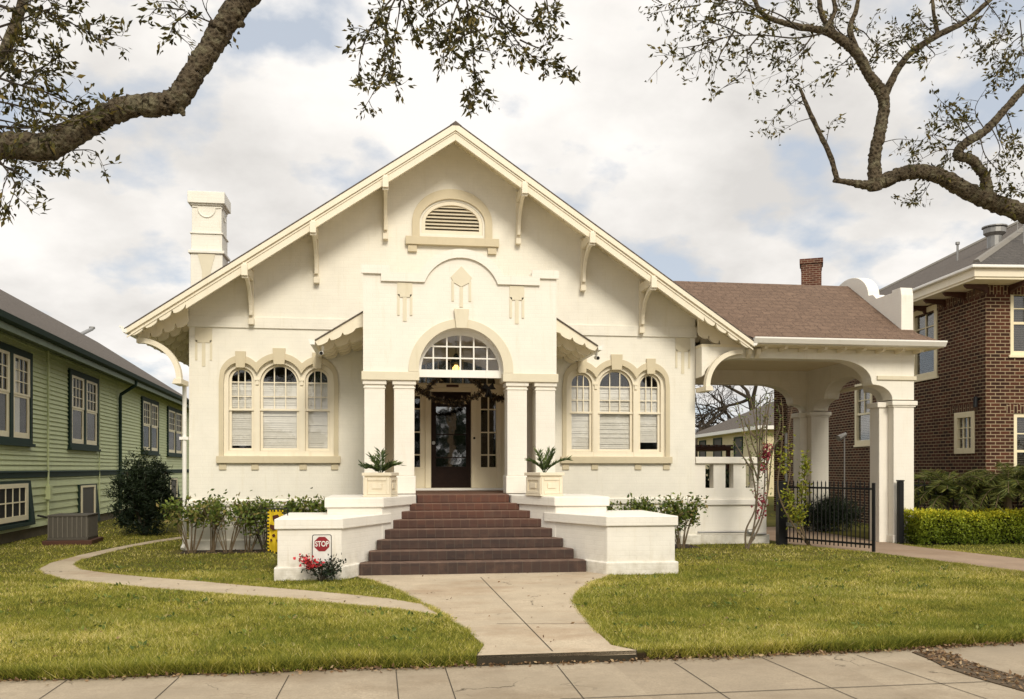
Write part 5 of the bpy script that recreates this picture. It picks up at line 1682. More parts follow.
sbz = thing('dark_bush', 'added bush that darkens the view through the terrace wall slots', 'bush', (7.75, 20.4, 0))  # bush added behind the wall so that its slots look dark
P = blob_points(2600, 1.1, .5, .85, .85, .5, .1)
leaves('foliage', M['darkleaf'], [p for p in P if p.z > 0], .20, sbz, .3, up=.3)
k = MB(); [k.tube([(x * .3, 0, 0), (x * .35, 0, 1.0)], .015, 5) for x in (-2, -1, 0, 1, 2)]; k.build('stem', M['twig'], sbz)
for x_, y_, h_, lab in ((-5.5, -24, 8.5, 'tall palm across the street mirrored in the left window panes'), (0.2, -22, 7.0, 'palm across the street mirrored in the middle of the door pane'), (4.6, -27, 9.5, 'tallest palm across the street mirrored at the edge of the door pane')):
    t = thing('palm_tree', lab, 'tree', (x_, y_, 0), 0, 'palms across the street')
    k = MB(); k.tube(smooth_path([(0, 0, -.1), (.15, 0, h_ * .5), (0, 0, h_)], 6), .2, 10); k.build('trunk', M['palebark'], t)
    lp_, ld_ = [], []
    for i in range(26):
        az_ = i * 2.4; q = Vector((0, 0, h_)); el0 = random.uniform(-20, 75)
        for j in range(14):
            el = math.radians(el0 - 7 * j); q2 = q + Vector((math.cos(az_) * math.cos(el), math.sin(az_) * math.cos(el), math.sin(el))) * .2
            tq = (q2 - q).normalized(); sd = tq.cross(Vector((0, 0, 1))).normalized()
            for sg_ in (-1, 1):
                for w_ in range(3): lp_.append(q.lerp(q2, w_ / 3)); ld_.append((sd * sg_ + tq * .6 - Vector((0, 0, .4))) * 2)
            q = q2
    leaves('crown', M['palmleaf'], lp_, .55, t, .12, dirs=ld_)
Xf = RNG.uniform(-60, 60, 9000); Yf = RNG.uniform(-46, -38, 9000)  # leaf mass added behind the camera to darken reflections in the panes
Zf = RNG.uniform(0, 1, 9000) * (5 + 2.2 * np.sin(Xf * .35) + 1.2 * np.sin(Xf * .9 + 1))
tag(leaves('reflection_tree_mass', M['darkleaf'], np.stack([Xf, Yf, Zf], 1), 1.1, None, .7), 'unseen tree mass added across the street to darken the pane reflections', 'trees', kind='stuff')

# bougainvillea-like stems near the gate and leafy vine
def path_plant(t, paths, mstem, rad, n=6):
    k = MB(); out = []
    for pts in paths:
        sp = smooth_path(pts, 5)
        k.tube(sp, [rad * (1 - .7 * i / (len(sp) - 1)) for i in range(len(sp))], n); out.append(sp)
    k.build('stem', mstem, t)
    return out


bx = gr(746, 549)
t = thing('flowering_shrub', 'tall bare stemmed shrub with dusky pink flowers before the terrace wall', 'shrub', bx)
def lp(px, py, Y): return at(px, py, Y) - Vector(bx)
Yb = bx.y
paths = [[(0, 0, 0), lp(746, 530, Yb), lp(756, 505, Yb), lp(752, 470, Yb - .1), lp(746, 440, Yb - .1), lp(740, 415, Yb), lp(737, 402, Yb)],
         [(.03, 0, 0), lp(752, 535, Yb), lp(762, 510, Yb), lp(765, 470, Yb + .1), lp(762, 440, Yb + .1), lp(766, 410, Yb + .1), lp(768, 398, Yb)],
         [(0.05, 0, 0), lp(755, 520, Yb), lp(758, 480, Yb), lp(757, 440, Yb), lp(754, 415, Yb), lp(750, 396, Yb)],
         [(0.02, 0, 0), lp(760, 525, Yb), lp(768, 490, Yb), lp(772, 455, Yb), lp(780, 425, Yb), lp(778, 405, Yb)],
         [lp(752, 470, Yb - .1), lp(742, 455, Yb - .2), lp(733, 440, Yb - .2)],
         [lp(765, 460, Yb), lp(774, 445, Yb), lp(786, 432, Yb)],
         [lp(757, 440, Yb), lp(748, 428, Yb), lp(744, 418, Yb)]]
for i in range(9):
    a_ = random.choice([(752, 470), (765, 470), (758, 480), (768, 490), (757, 440), (762, 440)]); e_ = (a_[0] + random.uniform(-22, 22), random.uniform(392, 430))
    paths.append([lp(*a_, Yb), lp((a_[0] + e_[0]) / 2 + random.uniform(-5, 5), (a_[1] + e_[1]) / 2, Yb + random.uniform(-.2, .2)), lp(*e_, Yb + random.uniform(-.3, .3))])
ps = path_plant(t, paths, M['greybark'], .021)
P = []; Q = []
for sp in ps:
    for p in sp:
        if p.z > 1.0:
            for _ in range(3): P.append(p + Vector((random.gauss(0, .06), random.gauss(0, .06), random.gauss(0, .06))))
for c_, n_, s_ in (((766, 455), 45, .05), ((763, 467), 35, .06), ((761, 500), 40, .07), ((767, 447), 25, .04), ((760, 512), 25, .06)):
    Q = []
    for _ in range(int(n_ * 1.8)): Q.append(lp(*c_, Yb) + Vector((random.gauss(0, s_), random.gauss(0, s_), random.gauss(0, s_ * 1.3))))
    leaves('flower_cluster', M['pinkflower'], Q, .055, t, .8)
leaves('foliage', M['shrubleaf'], P, .06, t, .45)

b2 = Vector((9.05, 17.95, 0))
t = thing('climbing_vine', 'yellow green leafy vine climbing bare stems beside the open gate', 'vine', b2)
def lq(px, py, Y): return at(px, py, Y) - b2
paths = [[(0, 0, 0), lq(790, 520, 17.9), lq(778, 490, 17.9), lq(781, 455, 17.9), lq(783, 420, 17.9), lq(781, 398, 17.9)],
         [(0.04, 0, 0), lq(797, 520, 17.9), lq(803, 490, 17.9), lq(806, 462, 17.9), lq(804, 455, 17.9)],
         [(0, 0, 0), lq(795, 510, 17.9), lq(787, 495, 17.9), lq(790, 470, 17.9), lq(788, 440, 17.9), lq(792, 408, 17.9)]]
ps = path_plant(t, paths, M['palebark'], .02)
P = []
for c_, n_, sx_, sz_ in (((805, 465), 60, .04, .14), ((803, 490), 60, .05, .18), ((800, 515), 70, .08, .14), ((787, 497), 50, .07, .10), ((793, 512), 60, .09, .12), ((783, 460), 40, .05, .2), ((790, 455), 25, .06, .2)):
    for _ in range(int(n_ * 2.2)): P.append(lq(*c_, 17.9) + Vector((random.gauss(0, sx_), random.gauss(0, sx_), random.gauss(0, sz_))))
leaves('foliage', M['vineleaf'], P, .075, t, .55)


# ------------------------------------------------------------------ trees
def jit_tube(mb, pts, radii, n=12, amp=.12):
    sp = smooth_path(pts, 14 if n > 11 else 6)
    rs = []
    for i in range(len(sp)):
        u = i / (len(sp) - 1) * (len(radii) - 1); a_ = int(min(u, len(radii) - 2)); f_ = u - a_
        rs.append((radii[a_] * (1 - f_) + radii[a_ + 1] * f_) * (1 + random.uniform(-amp, amp) * .6))
    sp2 = [p + Vector((random.gauss(0, 1), random.gauss(0, 1), random.gauss(0, 1))) * rs[i] * amp * .35 for i, p in enumerate(sp)]
    mb.tube(sp2, rs, n, rough=.09)
    return sp


def sprig(mb, p, d, ln, r, depth, leafpts, dens):
    """recursive twig; leaves along the last orders"""
    n = max(3, int(ln / .07)); pts = [p.copy()]; dd_ = d.normalized()
    for i in range(n):
        dd_ = (dd_ + Vector((random.gauss(0, .20), random.gauss(0, .20), random.gauss(0, .20) - .02))).normalized()
        pts.append(pts[-1] + dd_ * ln / n)
    mb.tube(pts, [r * (1 - .7 * i / n) for i in range(n + 1)], 4)
    if depth > 0:
        for _ in range(max(2, int(ln / .12))):
            q = pts[random.randint(1, n)]
            nd = (dd_ + Vector((random.gauss(0, .8), random.gauss(0, .8), random.gauss(0, .7) - .1))).normalized()
            sprig(mb, q, nd, ln * random.uniform(.35, .6), r * .55, depth - 1, leafpts, dens)
    if depth <= 1:
        for i in range(1, n + 1):
            for _ in range(dens if depth == 0 else max(1, dens // 2)):
                leafpts.append(None if random.random() < .28 else (pts[i] + Vector((random.gauss(0, .022), random.gauss(0, .022), random.gauss(0, .022))), dd_.copy()))


def px_twig(mb, px, Y, leafpts, r=.014, dens=3, step=.10, ln=.30, depth=1):
    """a twig through survey points with side sprigs"""
    pts = [at(x, y, Y + random.uniform(-.25, .25)) for x, y in px]
    sp = smooth_path(pts, 5)
    mb.tube(sp, [r * (1 - .75 * i / (len(sp) - 1)) for i in range(len(sp))], 5)
    tot = 0
    for i in range(1, len(sp)):
        seg = sp[i] - sp[i - 1]; tot += seg.length
        while tot > step:
            tot -= step
            nd = seg.normalized() * .5 + Vector((random.gauss(0, .7), random.gauss(0, .7), random.gauss(0, .6) - .15))
            sprig(mb, sp[i], nd, ln * random.uniform(.6, 1.2), r * .45, depth - 1 if random.random() < .5 else depth, leafpts, dens)
    for _ in range(2): sprig(mb, sp[-1], sp[-1] - sp[-2], ln * .6, r * .3, 0, leafpts, dens)


def limb(pxs, Y, radpx, mb, n=12, dy=0.0):
    m_ = len(pxs)
    return jit_tube(mb, [at(x, y, Y + dy * i / m_) for i, (x, y) in enumerate(pxs)], [q * Y / FPX for q in radpx], n)


# left oak
lt = thing('oak_tree', 'live oak with a thick bare limb sweeping in from the upper left', 'tree', (-6.2, 9.4, 0))
OFF = Vector(lt.location)
YL = 9.0
trunk = MB()
jit_tube(trunk, [(-6.2, 9.4, -.1), (-6.15, 9.35, 1.2), (-5.9, 9.2, 2.7), (-5.5, 9.1, 4.0)], [.42, .32, .28, .26], 16)
lb = MB()
s0 = at(-60, 150, YL)
jit_tube(lb, [(-5.5, 9.1, 4.0), (-4.9, 9.05, 4.5), tuple(s0)], [.22, .17, .14], 14)
limb([(-60, 150), (0, 146), (45, 147), (62, 140), (95, 121), (130, 107), (160, 104), (177, 99), (194, 73), (214, 42), (232, 14), (252, -6), (300, -55), (370, -110), (470, -130), (560, -110)], YL, [12, 11.8, 11.8, 11.8, 10.8, 10.2, 10.6, 11, 10.2, 10.4, 11, 9, 8, 6, 4.5, 3], lb, 22)
limb([(-40, 140), (-20, 90), (10, 40), (30, -20), (60, -80)], YL + .5, [8, 6, 5, 4, 3], lb, 8)
limb([(178, 104), (181, 110), (184, 116)], YL, [5, 4, 1.5], lb, 8)
limb([(222, 20), (236, 22), (243, 25)], YL, [6, 5, 3], lb, 8)
limb([(380, -110), (400, -60), (402, -10)], YL, [4, 3, 2], lb, 7)
limb([(470, -130), (462, -60), (465, -10)], YL, [4.5, 3, 2], lb, 7)
tm = MB(); LP = []
for p_ in ([(5, -10), (30, 5), (60, 18), (85, 30), (97, 38)], [(-10, 30), (20, 20), (45, 10), (75, 5)], [(-10, 55), (15, 50), (40, 58), (62, 68)], [(-10, 75), (20, 85), (45, 92), (75, 105), (98, 112)],
           [(-10, 100), (15, 105), (40, 112), (65, 115), (85, 118)], [(-10, 125), (25, 128), (55, 125), (80, 120)], [(-12, 118), (10, 122), (35, 128)], [(-10, 25), (5, 45), (10, 75)], [(-5, 5), (15, 8), (40, -4)], [(-10, 90), (8, 70), (30, 72), (55, 60)],
           [(-8, 152), (5, 168), (15, 185), (10, 203)], [(-8, 160), (12, 170), (27, 180)], [(5, 155), (25, 160), (38, 165)]):
    px_twig(tm, p_, YL + random.uniform(-.4, .6), LP, .012, 4, .10, .30)
for p_ in ([(60, 152), (80, 150), (95, 152), (104, 168)], [(40, 155), (52, 160), (58, 164)], [(72, 150), (76, 156)], [(100, 116), (106, 106), (112, 104)]):
    px_twig(tm, p_, YL, LP, .008, 2, .14, .16)
for p_ in ([(210, 22), (196, 16), (180, 8), (165, -5)], [(190, 12), (175, 24), (168, 38)], [(185, 10), (160, 8), (150, 15)], [(215, 25), (205, 8), (200, -10)], [(172, 28), (180, 36), (190, 45)]):
    px_twig(tm, p_, YL, LP, .009, 2, .13, .22)
px_twig(tm, [(226, 36), (230, 38), (228, 42)], YL, LP, .006, 1, .2, .12)
# hanging sprays above the gable
for p_ in ([(402, -12), (390, 10), (385, 40), (384, 70), (372, 95), (366, 105)], [(395, -5), (375, 20), (362, 50), (360, 75), (375, 82)], [(386, 45), (392, 70), (397, 88)], [(400, -8), (408, 15), (413, 33)], [(388, 20), (372, 30), (358, 28)], [(402, -10), (398, 20), (392, 55)],
           [(465, -12), (455, 10), (447, 35), (443, 60)], [(465, -12), (470, 25), (473, 55), (474, 85), (468, 105)], [(474, 70), (480, 85), (484, 92)], [(470, 20), (485, 40), (492, 58)], [(462, -5), (442, 5), (430, 18), (440, 40)], [(475, 5), (500, 20), (520, 45), (535, 58), (550, 66), (568, 74)],
           [(490, -10), (510, 5), (530, 20), (545, 12)], [(520, 40), (540, 48), (548, 40)], [(480, -10), (495, 12), (510, 40), (525, 55)], [(455, -5), (460, 20), (452, 45)], [(545, -10), (548, 10), (549, 22)], [(440, -10), (425, 5), (418, 12)], [(480, 30), (460, 38), (450, 55)], [(500, 20), (480, 15), (465, 12)]):
    px_twig(tm, p_, YL + random.uniform(-.4, .4), LP, .010, 3, .085, .17)
def shift(mb): mb.v = [tuple(Vector(v) - OFF) for v in mb.v]; return mb
shift(trunk).build('trunk', M['bark'], lt, smooth=True)
shift(lb).build('limb', M['bark'], lt, smooth=True)
shift(tm).build('twigs', M['twig'], lt)
leaves('crown', M['oakleaf'], [q[0] - OFF for q in LP if q], .072, lt, .42, dirs=[q[1] * .8 for q in LP if q])
nL = len(LP)

# right oak
rt = thing('oak_tree', 'lichened live oak with branching limbs reaching in from the upper right', 'tree', (10.6, 10.4, 0))
OFF = Vector(rt.location)
YR = 10.0
trunk = MB(); jit_tube(trunk, [(10.6, 10.4, -.1), (10.5, 10.35, 1.2), (10.2, 10.2, 2.7), (9.6, 10.1, 3.9)], [.42, .32, .28, .25], 16)
lb = MB()
jit_tube(lb, [(9.6, 10.1, 3.9), (9.0, 10.05, 4.2), tuple(at(1060, 225, YR))], [.22, .18, .15], 14)
limb([(1060, 225), (1024, 213), (997, 204), (971, 193), (946, 179), (924, 172), (902, 173.5), (884, 181), (869, 185), (847, 182), (834, 180)], YR, [10, 9.8, 9.2, 8.8, 8.4, 7.6, 7.2, 7.4, 5, 3, 2.5], lb, 18)
limb([(837, 181), (835, 172), (829, 153), (816, 126), (807, 106), (800, 88)], YR, [3.4, 2.7, 2.7, 2.5, 2.3, 1.6], lb, 8)
limb([(875, 190), (874.5, 161), (879, 135), (884, 106), (880, 90), (869, 75), (858, 55), (844, 42), (825, 31), (796, 26), (763, 14), (752, -10)], YR, [7.5, 6.6, 6.4, 6, 6.2, 5.4, 5.4, 5, 4, 3.2, 2.5, 2], lb, 14)
limb([(884, 98), (890, 84), (898, 69), (913, 51), (938, 35), (964, 22), (990, 0), (1010, -20)], YR, [5, 4.0, 3.7, 3.5, 3.2, 2.8, 2.4, 2.4], lb, 10)
limb([(988, 200), (985, 178), (972, 160), (958, 155), (964, 144), (986, 130), (1008, 106), (1026, 86), (1060, 50)], YR - .05, [6.5, 5.6, 5.2, 5, 4.8, 4.4, 4, 3.6, 3], lb, 12)
limb([(858, 55), (850, 30), (856, 10), (860, -10)], YR, [4, 3, 2.5, 2], lb, 7)
limb([(938, 35), (934, 15), (932, -8)], YR, [2.5, 2, 1.5], lb, 6)
limb([(844, 42), (824, 20), (818, -8)], YR + .2, [4, 3, 2.5], lb, 7)
limb([(825, 31), (835, 10), (830, -10)], YR - .2, [3, 2.5, 2], lb, 7)
tm = MB(); LP = []
for p_ in ([(825, 33), (795, 38), (760, 35), (723, 38), (690, 55), (668, 55)], [(760, 35), (748, 50), (745, 70), (720, 90)], [(723, 38), (700, 45), (680, 48)], [(800, 30), (780, 15), (750, 5), (720, 0)], [(770, 20), (740, 12), (710, 18), (690, 30)], [(763, 14), (730, -5), (700, -8), (665, 5)], [(735, 30), (720, 55), (715, 70)],
           [(700, 5), (680, 8), (658, 12)], [(745, 36), (720, 25), (695, 20)], [(812, 36), (800, 52), (785, 62)], [(830, 30), (822, 10), (815, -8)], [(840, 40), (860, 30), (875, 45), (890, 55)], [(850, 40), (835, 25), (842, 5)], [(856, 50), (845, 62), (835, 68)], [(870, 60), (880, 48), (900, 40)], [(790, 25), (800, 8), (795, -10)]):
    px_twig(tm, p_, YR + random.uniform(-.5, .5), LP, .011, 3, .11, .26)
for p_ in ([(815, 42), (800, 58), (785, 70), (763, 80)], [(668, 58), (650, 78)], [(884, 142), (900, 139), (925, 142)]):
    px_twig(tm, p_, YR, LP, .006, 0, .2, .2)
for p_ in ([(803, 95), (790, 105), (775, 118), (766, 130)], [(800, 90), (810, 84), (818, 78)], [(808, 108), (795, 100), (785, 108)], [(826, 145), (830, 125), (836, 118)], [(812, 118), (798, 122), (780, 132)], [(800, 88), (790, 82), (782, 86)]):
    px_twig(tm, p_, YR, LP, .006, 1, .13, .16)
for p_ in ([(913, 51), (905, 40), (895, 25)], [(938, 36), (925, 25), (915, 10)], [(960, 24), (945, 10), (940, -8)], [(925, 44), (935, 55), (925, 60)], [(970, 20), (960, 5), (975, -8)], [(990, 5), (975, 30), (980, 45)], [(985, 0), (1000, 20), (1005, 35)], [(905, 60), (895, 50), (880, 42)]):
    px_twig(tm, p_, YR, LP, .008, 3, .11, .22)
for p_ in ([(1010, 15), (1000, 40), (990, 55)], [(1030, 30), (1010, 45), (1000, 65)], [(1035, 45), (1015, 60), (1005, 75)], [(1020, 20), (1022, 50), (1015, 75)], [(1000, 42), (985, 48), (980, 58)],
           [(965, 142), (950, 140), (930, 135), (915, 150)], [(975, 135), (960, 115), (945, 105), (938, 98)], [(985, 130), (975, 110), (985, 90)], [(960, 150), (940, 150), (920, 160)], [(995, 122), (1000, 140), (1008, 160)], [(980, 135), (985, 155), (1000, 175), (995, 190)], [(1005, 110), (1012, 130), (1015, 150)], [(970, 140), (955, 125), (935, 120)], [(990, 125), (1000, 150), (985, 165)], [(955, 155), (940, 165), (932, 175)]):
    px_twig(tm, p_, YR + random.uniform(-.3, .3), LP, .008, 3, .10, .24)
for p_ in ([(925, 182), (918, 190), (905, 200)], [(930, 183), (920, 198), (912, 200)], [(990, 205), (1010, 188), (1020, 190)]):
    px_twig(tm, p_, YR, LP, .005, 2, .12, .14)
shift(trunk).build('trunk', M['bark'], rt, smooth=True)
shift(lb).build('limb', M['bark'], rt, smooth=True)
shift(tm).build('twigs', M['twig'], rt)
leaves('crown', M['oakleaf'], [q[0] - OFF for q in LP if q], .064, rt, .42, dirs=[q[1] * .8 for q in LP if q])
print('leaf counts', nL, len(LP))


# bare trees far behind
def bare_tree(label, base, h, seed, r0, lean=(0, 0), spread=.7):
    rs = random.getstate(); random.seed(seed)
    t = thing('bare_tree', label, 'tree', base, 0, 'bare trees behind the far house')
    mt = MB(); mc = MB()
    def grow(p, d, ln, r, dep):
        n = 5; pts = [p.copy()]; q = d.normalized()
        for i in range(n):
            q = (q + Vector((random.gauss(0, .16), random.gauss(0, .16), random.gauss(0, .12)))).normalized(); pts.append(pts[-1] + q * ln / n)
        (mt if dep > 4 else mc).tube(pts, [r * (1 - .4 * i / n) for i in range(n + 1)], 6 if dep > 2 else 4)
        if dep == 0: return
        for i in range(3 if dep > 1 else 4):
            nd = (q + Vector((random.gauss(0, spread), random.gauss(0, spread), random.gauss(.05, .5)))).normalized()
            grow(pts[random.randint(2, n)] if i else pts[-1], nd, ln * random.uniform(.6, .85), r * .58, dep - 1)
    grow(Vector((0, 0, 0)), Vector((lean[0], lean[1], 1)), h, r0, 6)
    mt.build('trunk', M['twig'], t, smooth=True); mc.build('branches', M['twig'], t)
    random.setstate(rs)
    return t


bare_tree('dark gnarled bare tree rising left of the far house roof', (27.4, 70, 0), 4.4, 12, .62, (-.1, 0), .8)
bare_tree('upright bare tree behind the ridge of the far house', (31.0, 71, 0), 4.8, 21, .45, (.05, 0), .6)

# ================================================================== GRASS AND LITTER (stuff)
def mask(X, Y):
    lp_ = [(p.x, p.y) for p in edge] + [(40, 60), (-30, 60)]
    ok = in_poly(X, Y, lp_)
    for poly in (walk_poly, path_poly, drive_poly):
        ok &= ~in_poly(X, Y, poly)
    def rect(x0, x1, y0, y1): return (X > x0) & (X < x1) & (Y > y0) & (Y < y1)
    ok &= ~rect(HX - 5.5, HX + 7.2, 18.85, 60)
    ok &= ~rect(HX - 2.4, HX + 2.4, 14.0, 19) & ~rect(HX - 3.05, HX + 3.05, 13.63, 15.6)
    ok &= ~(X < -8.46 - .063 * (Y - 20.8) + .05)
    ok &= ~rect(8.4, 13.5, 18.6, 60) & ~rect(13.9, 60, 18.9, 60)
    ok &= ~rect(11.6, 17, 17.8, 18.7)
    ok &= ~rect(-4.3, -0.8, 18.12, 18.9) & ~rect(3.8, 6.6, 17.88, 18.9)
    return ok


def blades(n, y0, y1, xr, hmin, hmax, w):
    Y = RNG.uniform(y0, y1, n); X = RNG.uniform(0, 1, n)
    xl = -0.44 * Y - 3.2; xh = .81 * Y + 3.2
    X = xl + (xh - xl) * X
    ok = mask(X, Y)
    return X[ok], Y[ok], RNG.uniform(hmin, hmax, ok.sum()), np.full(ok.sum(), w)


parts = [blades(430000, 7.6, 11, 0, .020, .052, .0078), blades(260000, 11, 15, 0, .020, .052, .0105), blades(135000, 15, 24, 0, .020, .052, .015), blades(30000, 24, 45, 0, .03, .06, .035)]
X = np.concatenate([p[0] for p in parts]); Y = np.concatenate([p[1] for p in parts]); Hh = np.concatenate([p[2] for p in parts]); Wd = np.concatenate([p[3] for p in parts])
# blades hanging over the pavement edge
ne = 26000
te = RNG.uniform(0, 1, ne) * (len(edge) - 3); ie = te.astype(int) + 1; fe = te - te.astype(int)
Ex = np.array([p.x for p in edge]); Ey = np.array([p.y for p in edge])
xe_ = Ex[ie] * (1 - fe) + Ex[ie + 1] * fe; ye_ = Ey[ie] * (1 - fe) + Ey[ie + 1] * fe + .005 - np.abs(RNG.normal(0, .018, ne)) * (1 + .8 * np.sin(xe_ * 4.3))
ke = ~((xe_ > .80) & (xe_ < 2.40)) & (xe_ > -6) & (xe_ < 9)
X = np.concatenate([X, xe_[ke]]); Y = np.concatenate([Y, ye_[ke]]); Hh = np.concatenate([Hh, RNG.uniform(.05, .11, ke.sum())]); Wd = np.concatenate([Wd, np.full(ke.sum(), .007)])
nedge = int(ke.sum())
for poly_ in (walk_poly[:-2], path_poly, drive_poly):
    q_ = np.array(poly_); q2_ = np.roll(q_, -1, axis=0)
    if len(poly_) != len(path_poly): q_, q2_ = q_[:-1], q2_[:-1]
    Ls = np.hypot(*(q2_ - q_).T); nb = (Ls * 900).astype(int)
    for a_, b_, m_ in zip(q_, q2_, nb):
        if m_ < 2 or max(a_[1], b_[1]) > 18.2: continue
        u_ = RNG.uniform(0, 1, m_); xx = a_[0] + (b_[0] - a_[0]) * u_ + RNG.normal(0, .018, m_); yy = a_[1] + (b_[1] - a_[1]) * u_ + RNG.normal(0, .018, m_)
        kk = (xx > -8) & (xx < 13) & ~((xx > .75) & (xx < 2.5) & (yy < 8.75))
        kk &= ~((yy > 13.55) & (np.abs(xx - HX) < 1.9))
        X = np.concatenate([xx[kk], X]); Y = np.concatenate([yy[kk], Y]); Hh = np.concatenate([RNG.uniform(.018, .045, kk.sum()), Hh]); Wd = np.concatenate([np.full(kk.sum(), .008), Wd])
# tufty height variation
tuft = np.sin(X * 3.1 + 1.7 * np.sin(Y * 2.3)) * np.sin(Y * 3.7 + 1.3 * np.sin(X * 1.9))
tuft2 = np.sin(X * 0.9 + .8 * np.sin(Y * 1.1) + 2) * np.sin(Y * 1.3 + np.sin(X * .7))
cl = np.sin(X * 23 + 2 * np.sin(Y * 17)) * np.sin(Y * 26 + 2 * np.sin(X * 19)); Hh = Hh * (1 + .22 * tuft + .28 * cl)
n = len(X)
ang = RNG.uniform(0, 2 * PI, n); la = RNG.uniform(0, 2 * PI, n); lean = RNG.uniform(.1, 1.5, n) * Hh
zb_ = np.full(n, -.004); zb_[n - nedge:] = RNG.uniform(-.088, -.02, nedge)
B = np.stack([X, Y, zb_], 1)
sx = np.stack([np.cos(ang), np.sin(ang), np.zeros(n)], 1) * Wd[:, None] * .5
tip = B + np.stack([np.cos(la) * lean, np.sin(la) * lean, Hh], 1)
V = np.stack([B - sx, B + sx, tip], 1).reshape(-1, 3)
Fc = np.arange(3 * n).reshape(n, 3)
tint_ = np.zeros(n); tint_[n - nedge:] = -.12
tint = np.clip(tint_ + .16 * cl + .42 + .20 * tuft2 + .13 * tuft + RNG.normal(0, .28, n), 0, 1)
tag(raw_mesh('grass', M['grass'], V, Fc, np.repeat(tint, 3)), 'short yellow green lawn grass around the walk', 'grass', kind='stuff')
wx = RNG.uniform(-6, 10.5, 260); wy = RNG.uniform(8.2, 16.5, 260); okw = mask(wx, wy); WP = []
for a_, b_ in zip(wx[okw], wy[okw]):
    for _ in range(random.randint(5, 14)): WP.append((a_ + random.gauss(0, .07), b_ + random.gauss(0, .07), .015))
dw = RNG.normal(size=(len(WP), 3)); dw[:, 2] = np.abs(dw[:, 2]) * .5 + .2
tag(leaves('weeds', M['shrubleaf'], WP, .055, None, .5, dirs=dw * 1.3), 'small broad leaved weeds scattered through the lawn', 'weeds', kind='stuff')
print('blades', n)

# dry leaf litter along the pavement edge and in the dirt strip
P = []
for i in range(len(edge) - 1):
    a_, b_ = edge[i], edge[i + 1]
    L_ = (b_ - a_).length
    if b_.x < -5 or a_.x > 9: continue
    for _ in range(int(L_ * 170)):
        q = a_.lerp(b_, random.random())
        if -.0 < 0 and .8 < q.x < 2.5: continue
        wgt = .35 + .65 * min(1, max(0, (q.x + 1) / 7))
        if random.random() > wgt: continue
        P.append((q.x, q.y - abs(random.gauss(0, .06)) - .01, -.083 + .02 * random.random()))
for _ in range(9000):
    x = random.uniform(4.6, 7.2); y = random.uniform(5.7, 8.4)
    if in_poly(np.array([x]), np.array([y]), [(p.x, p.y) for p in dpoly])[0] and random.random() < (1.1 if y > 7.4 else .55):
        P.append((x, y, -.076))
for _ in range(260):
    y = random.uniform(8.2, 14); x = random.uniform(-.45 * y, .66 * y)
    P.append((x, y, .02 if mask(np.array([x]), np.array([y]))[0] else .015))
for _ in range(420):
    xx = random.uniform(-4.1, -1.1) if random.random() < .5 else random.uniform(3.85, 6.6)
    P.append((xx, random.uniform(17.95, 18.7), .018))
P2 = np.array(P)
d_ = RNG.normal(size=(len(P2), 3)); d_[:, 2] = RNG.normal(0, .12, len(P2))
tag(leaves('leaf_litter', M['litter'], P2, .042, None, .5, dirs=d_ * 1.5), 'dry brown leaf litter along the pavement edge', 'leaf litter', kind='stuff')

for i_, (x0, x1, y0) in enumerate(((-4.1, -1.1, 18.1), (3.85, 6.6, 17.85))):
    k = MB(); ys = [y0 + .06 * math.sin(j * 1.3) for j in range(13)]
    k.prism([(x0 + (x1 - x0) * j / 12, ys[j]) for j in range(13)] + [(x1, 18.84), (x0, 18.84)], -.02, .012, 'xy')
    struct(k.build('planting_bed', M['soil']))
# ================================================================== CAMERA, LIGHT, WORLD
cam = bpy.data.cameras.new('camera'); co = bpy.data.objects.new('camera', cam); COL.objects.link(co)
co.location = (0, 0, CAMH); co.rotation_euler = (PI / 2, 0, -TH)
cam.sensor_width = 36; cam.lens = 36 * FPX / 1024; cam.shift_y = (HOR - 349.5) / 1024
cam.clip_end = 2000
scene.camera = co

EL, AZ = math.radians(36), math.radians(172)      # azimuth clockwise from north (+y)
sun = bpy.data.lights.new('sun', 'SUN'); so = bpy.data.objects.new('sun', sun); COL.objects.link(so)
sun.energy = 2.7; sun.angle = math.radians(18); sun.color = (1.0, 0.93, 0.80)
dv = Vector((math.sin(AZ) * math.cos(EL), math.cos(AZ) * math.cos(EL), math.sin(EL)))
so.rotation_euler = dv.to_track_quat('Z', 'Y').to_euler()
so.location = dv * 30

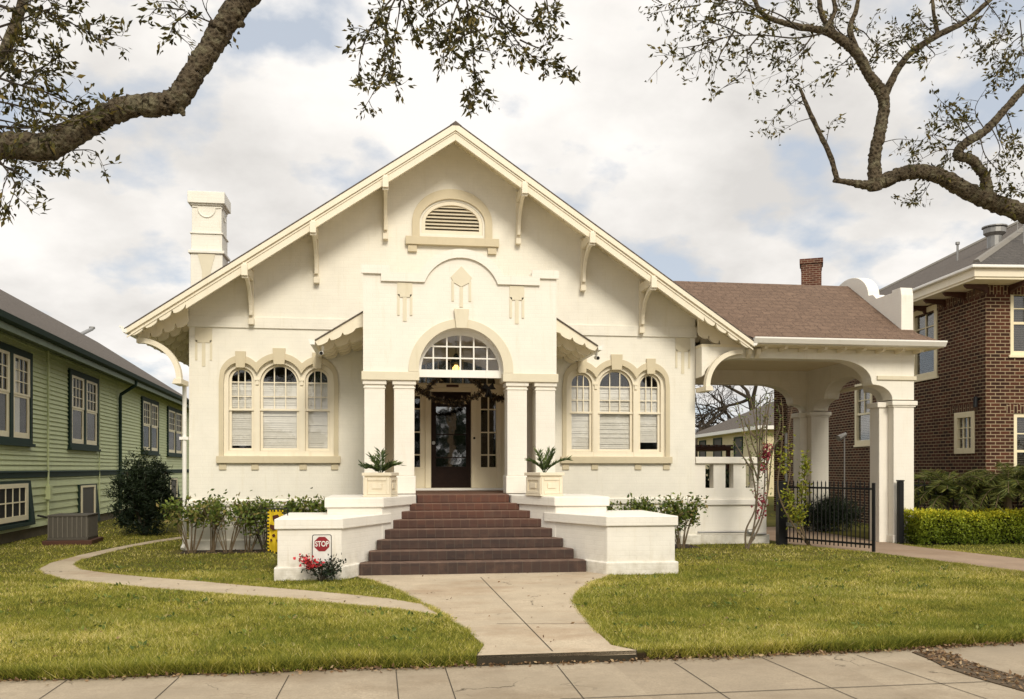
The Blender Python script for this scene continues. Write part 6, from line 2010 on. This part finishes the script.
w = bpy.data.worlds.new('World'); scene.world = w; w.use_nodes = True
nt = w.node_tree; bg = nt.nodes['Background']
sky = N(nt, 'ShaderNodeTexSky', sky_type='NISHITA'); sky.sun_disc = False; sky.sun_elevation = EL; sky.sun_rotation = AZ
tc = N(nt, 'ShaderNodeTexCoord').outputs['Generated']
s_ = N(nt, 'ShaderNodeSeparateXYZ'); L(nt, tc, s_.inputs[0])
zc = N(nt, 'ShaderNodeMath', operation='ADD'); zc.inputs[1].default_value = .40; L(nt, s_.outputs[2], zc.inputs[0])
zm = N(nt, 'ShaderNodeMath', operation='MAXIMUM'); zm.inputs[1].default_value = .05; L(nt, zc.outputs[0], zm.inputs[0])
cv = N(nt, 'ShaderNodeCombineXYZ')
for i in (0, 1):
    dv_ = N(nt, 'ShaderNodeMath', operation='DIVIDE'); L(nt, s_.outputs[i], dv_.inputs[0]); L(nt, zm.outputs[0], dv_.inputs[1]); L(nt, dv_.outputs[0], cv.inputs[i])
mp = N(nt, 'ShaderNodeMapping'); mp.inputs['Location'].default_value = (3.1, 1.7, 0); L(nt, cv.outputs[0], mp.inputs[0])
n1 = noise(nt, mp.outputs[0], 3.0, 10, .52)
n2 = noise(nt, mp.outputs[0], 2.3, 10, .55)
cover = ramp(nt, n1, .42, .50)
shade = ramp(nt, n2, .36, .60)
cloud = mixc(nt, shade, (7.4, 7.15, 6.85), (10.7, 10.3, 9.8))
blue = mixc(nt, .75, sky.outputs[0], (6.7, 7.2, 7.9))
full = mixc(nt, cover, blue, cloud)
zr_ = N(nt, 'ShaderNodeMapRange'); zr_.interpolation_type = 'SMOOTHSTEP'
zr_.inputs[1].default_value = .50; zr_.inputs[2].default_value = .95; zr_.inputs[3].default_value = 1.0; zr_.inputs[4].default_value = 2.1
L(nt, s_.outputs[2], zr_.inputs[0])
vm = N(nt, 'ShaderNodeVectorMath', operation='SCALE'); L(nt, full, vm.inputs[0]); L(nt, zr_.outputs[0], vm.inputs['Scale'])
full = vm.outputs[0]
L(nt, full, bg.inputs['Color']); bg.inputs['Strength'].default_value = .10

scene.render.engine = 'CYCLES'
scene.view_settings.view_transform = 'Standard'; scene.view_settings.look = 'None'
scene.view_settings.exposure = 0; scene.view_settings.gamma = 1
scene.render.resolution_x = 1024; scene.render.resolution_y = 699
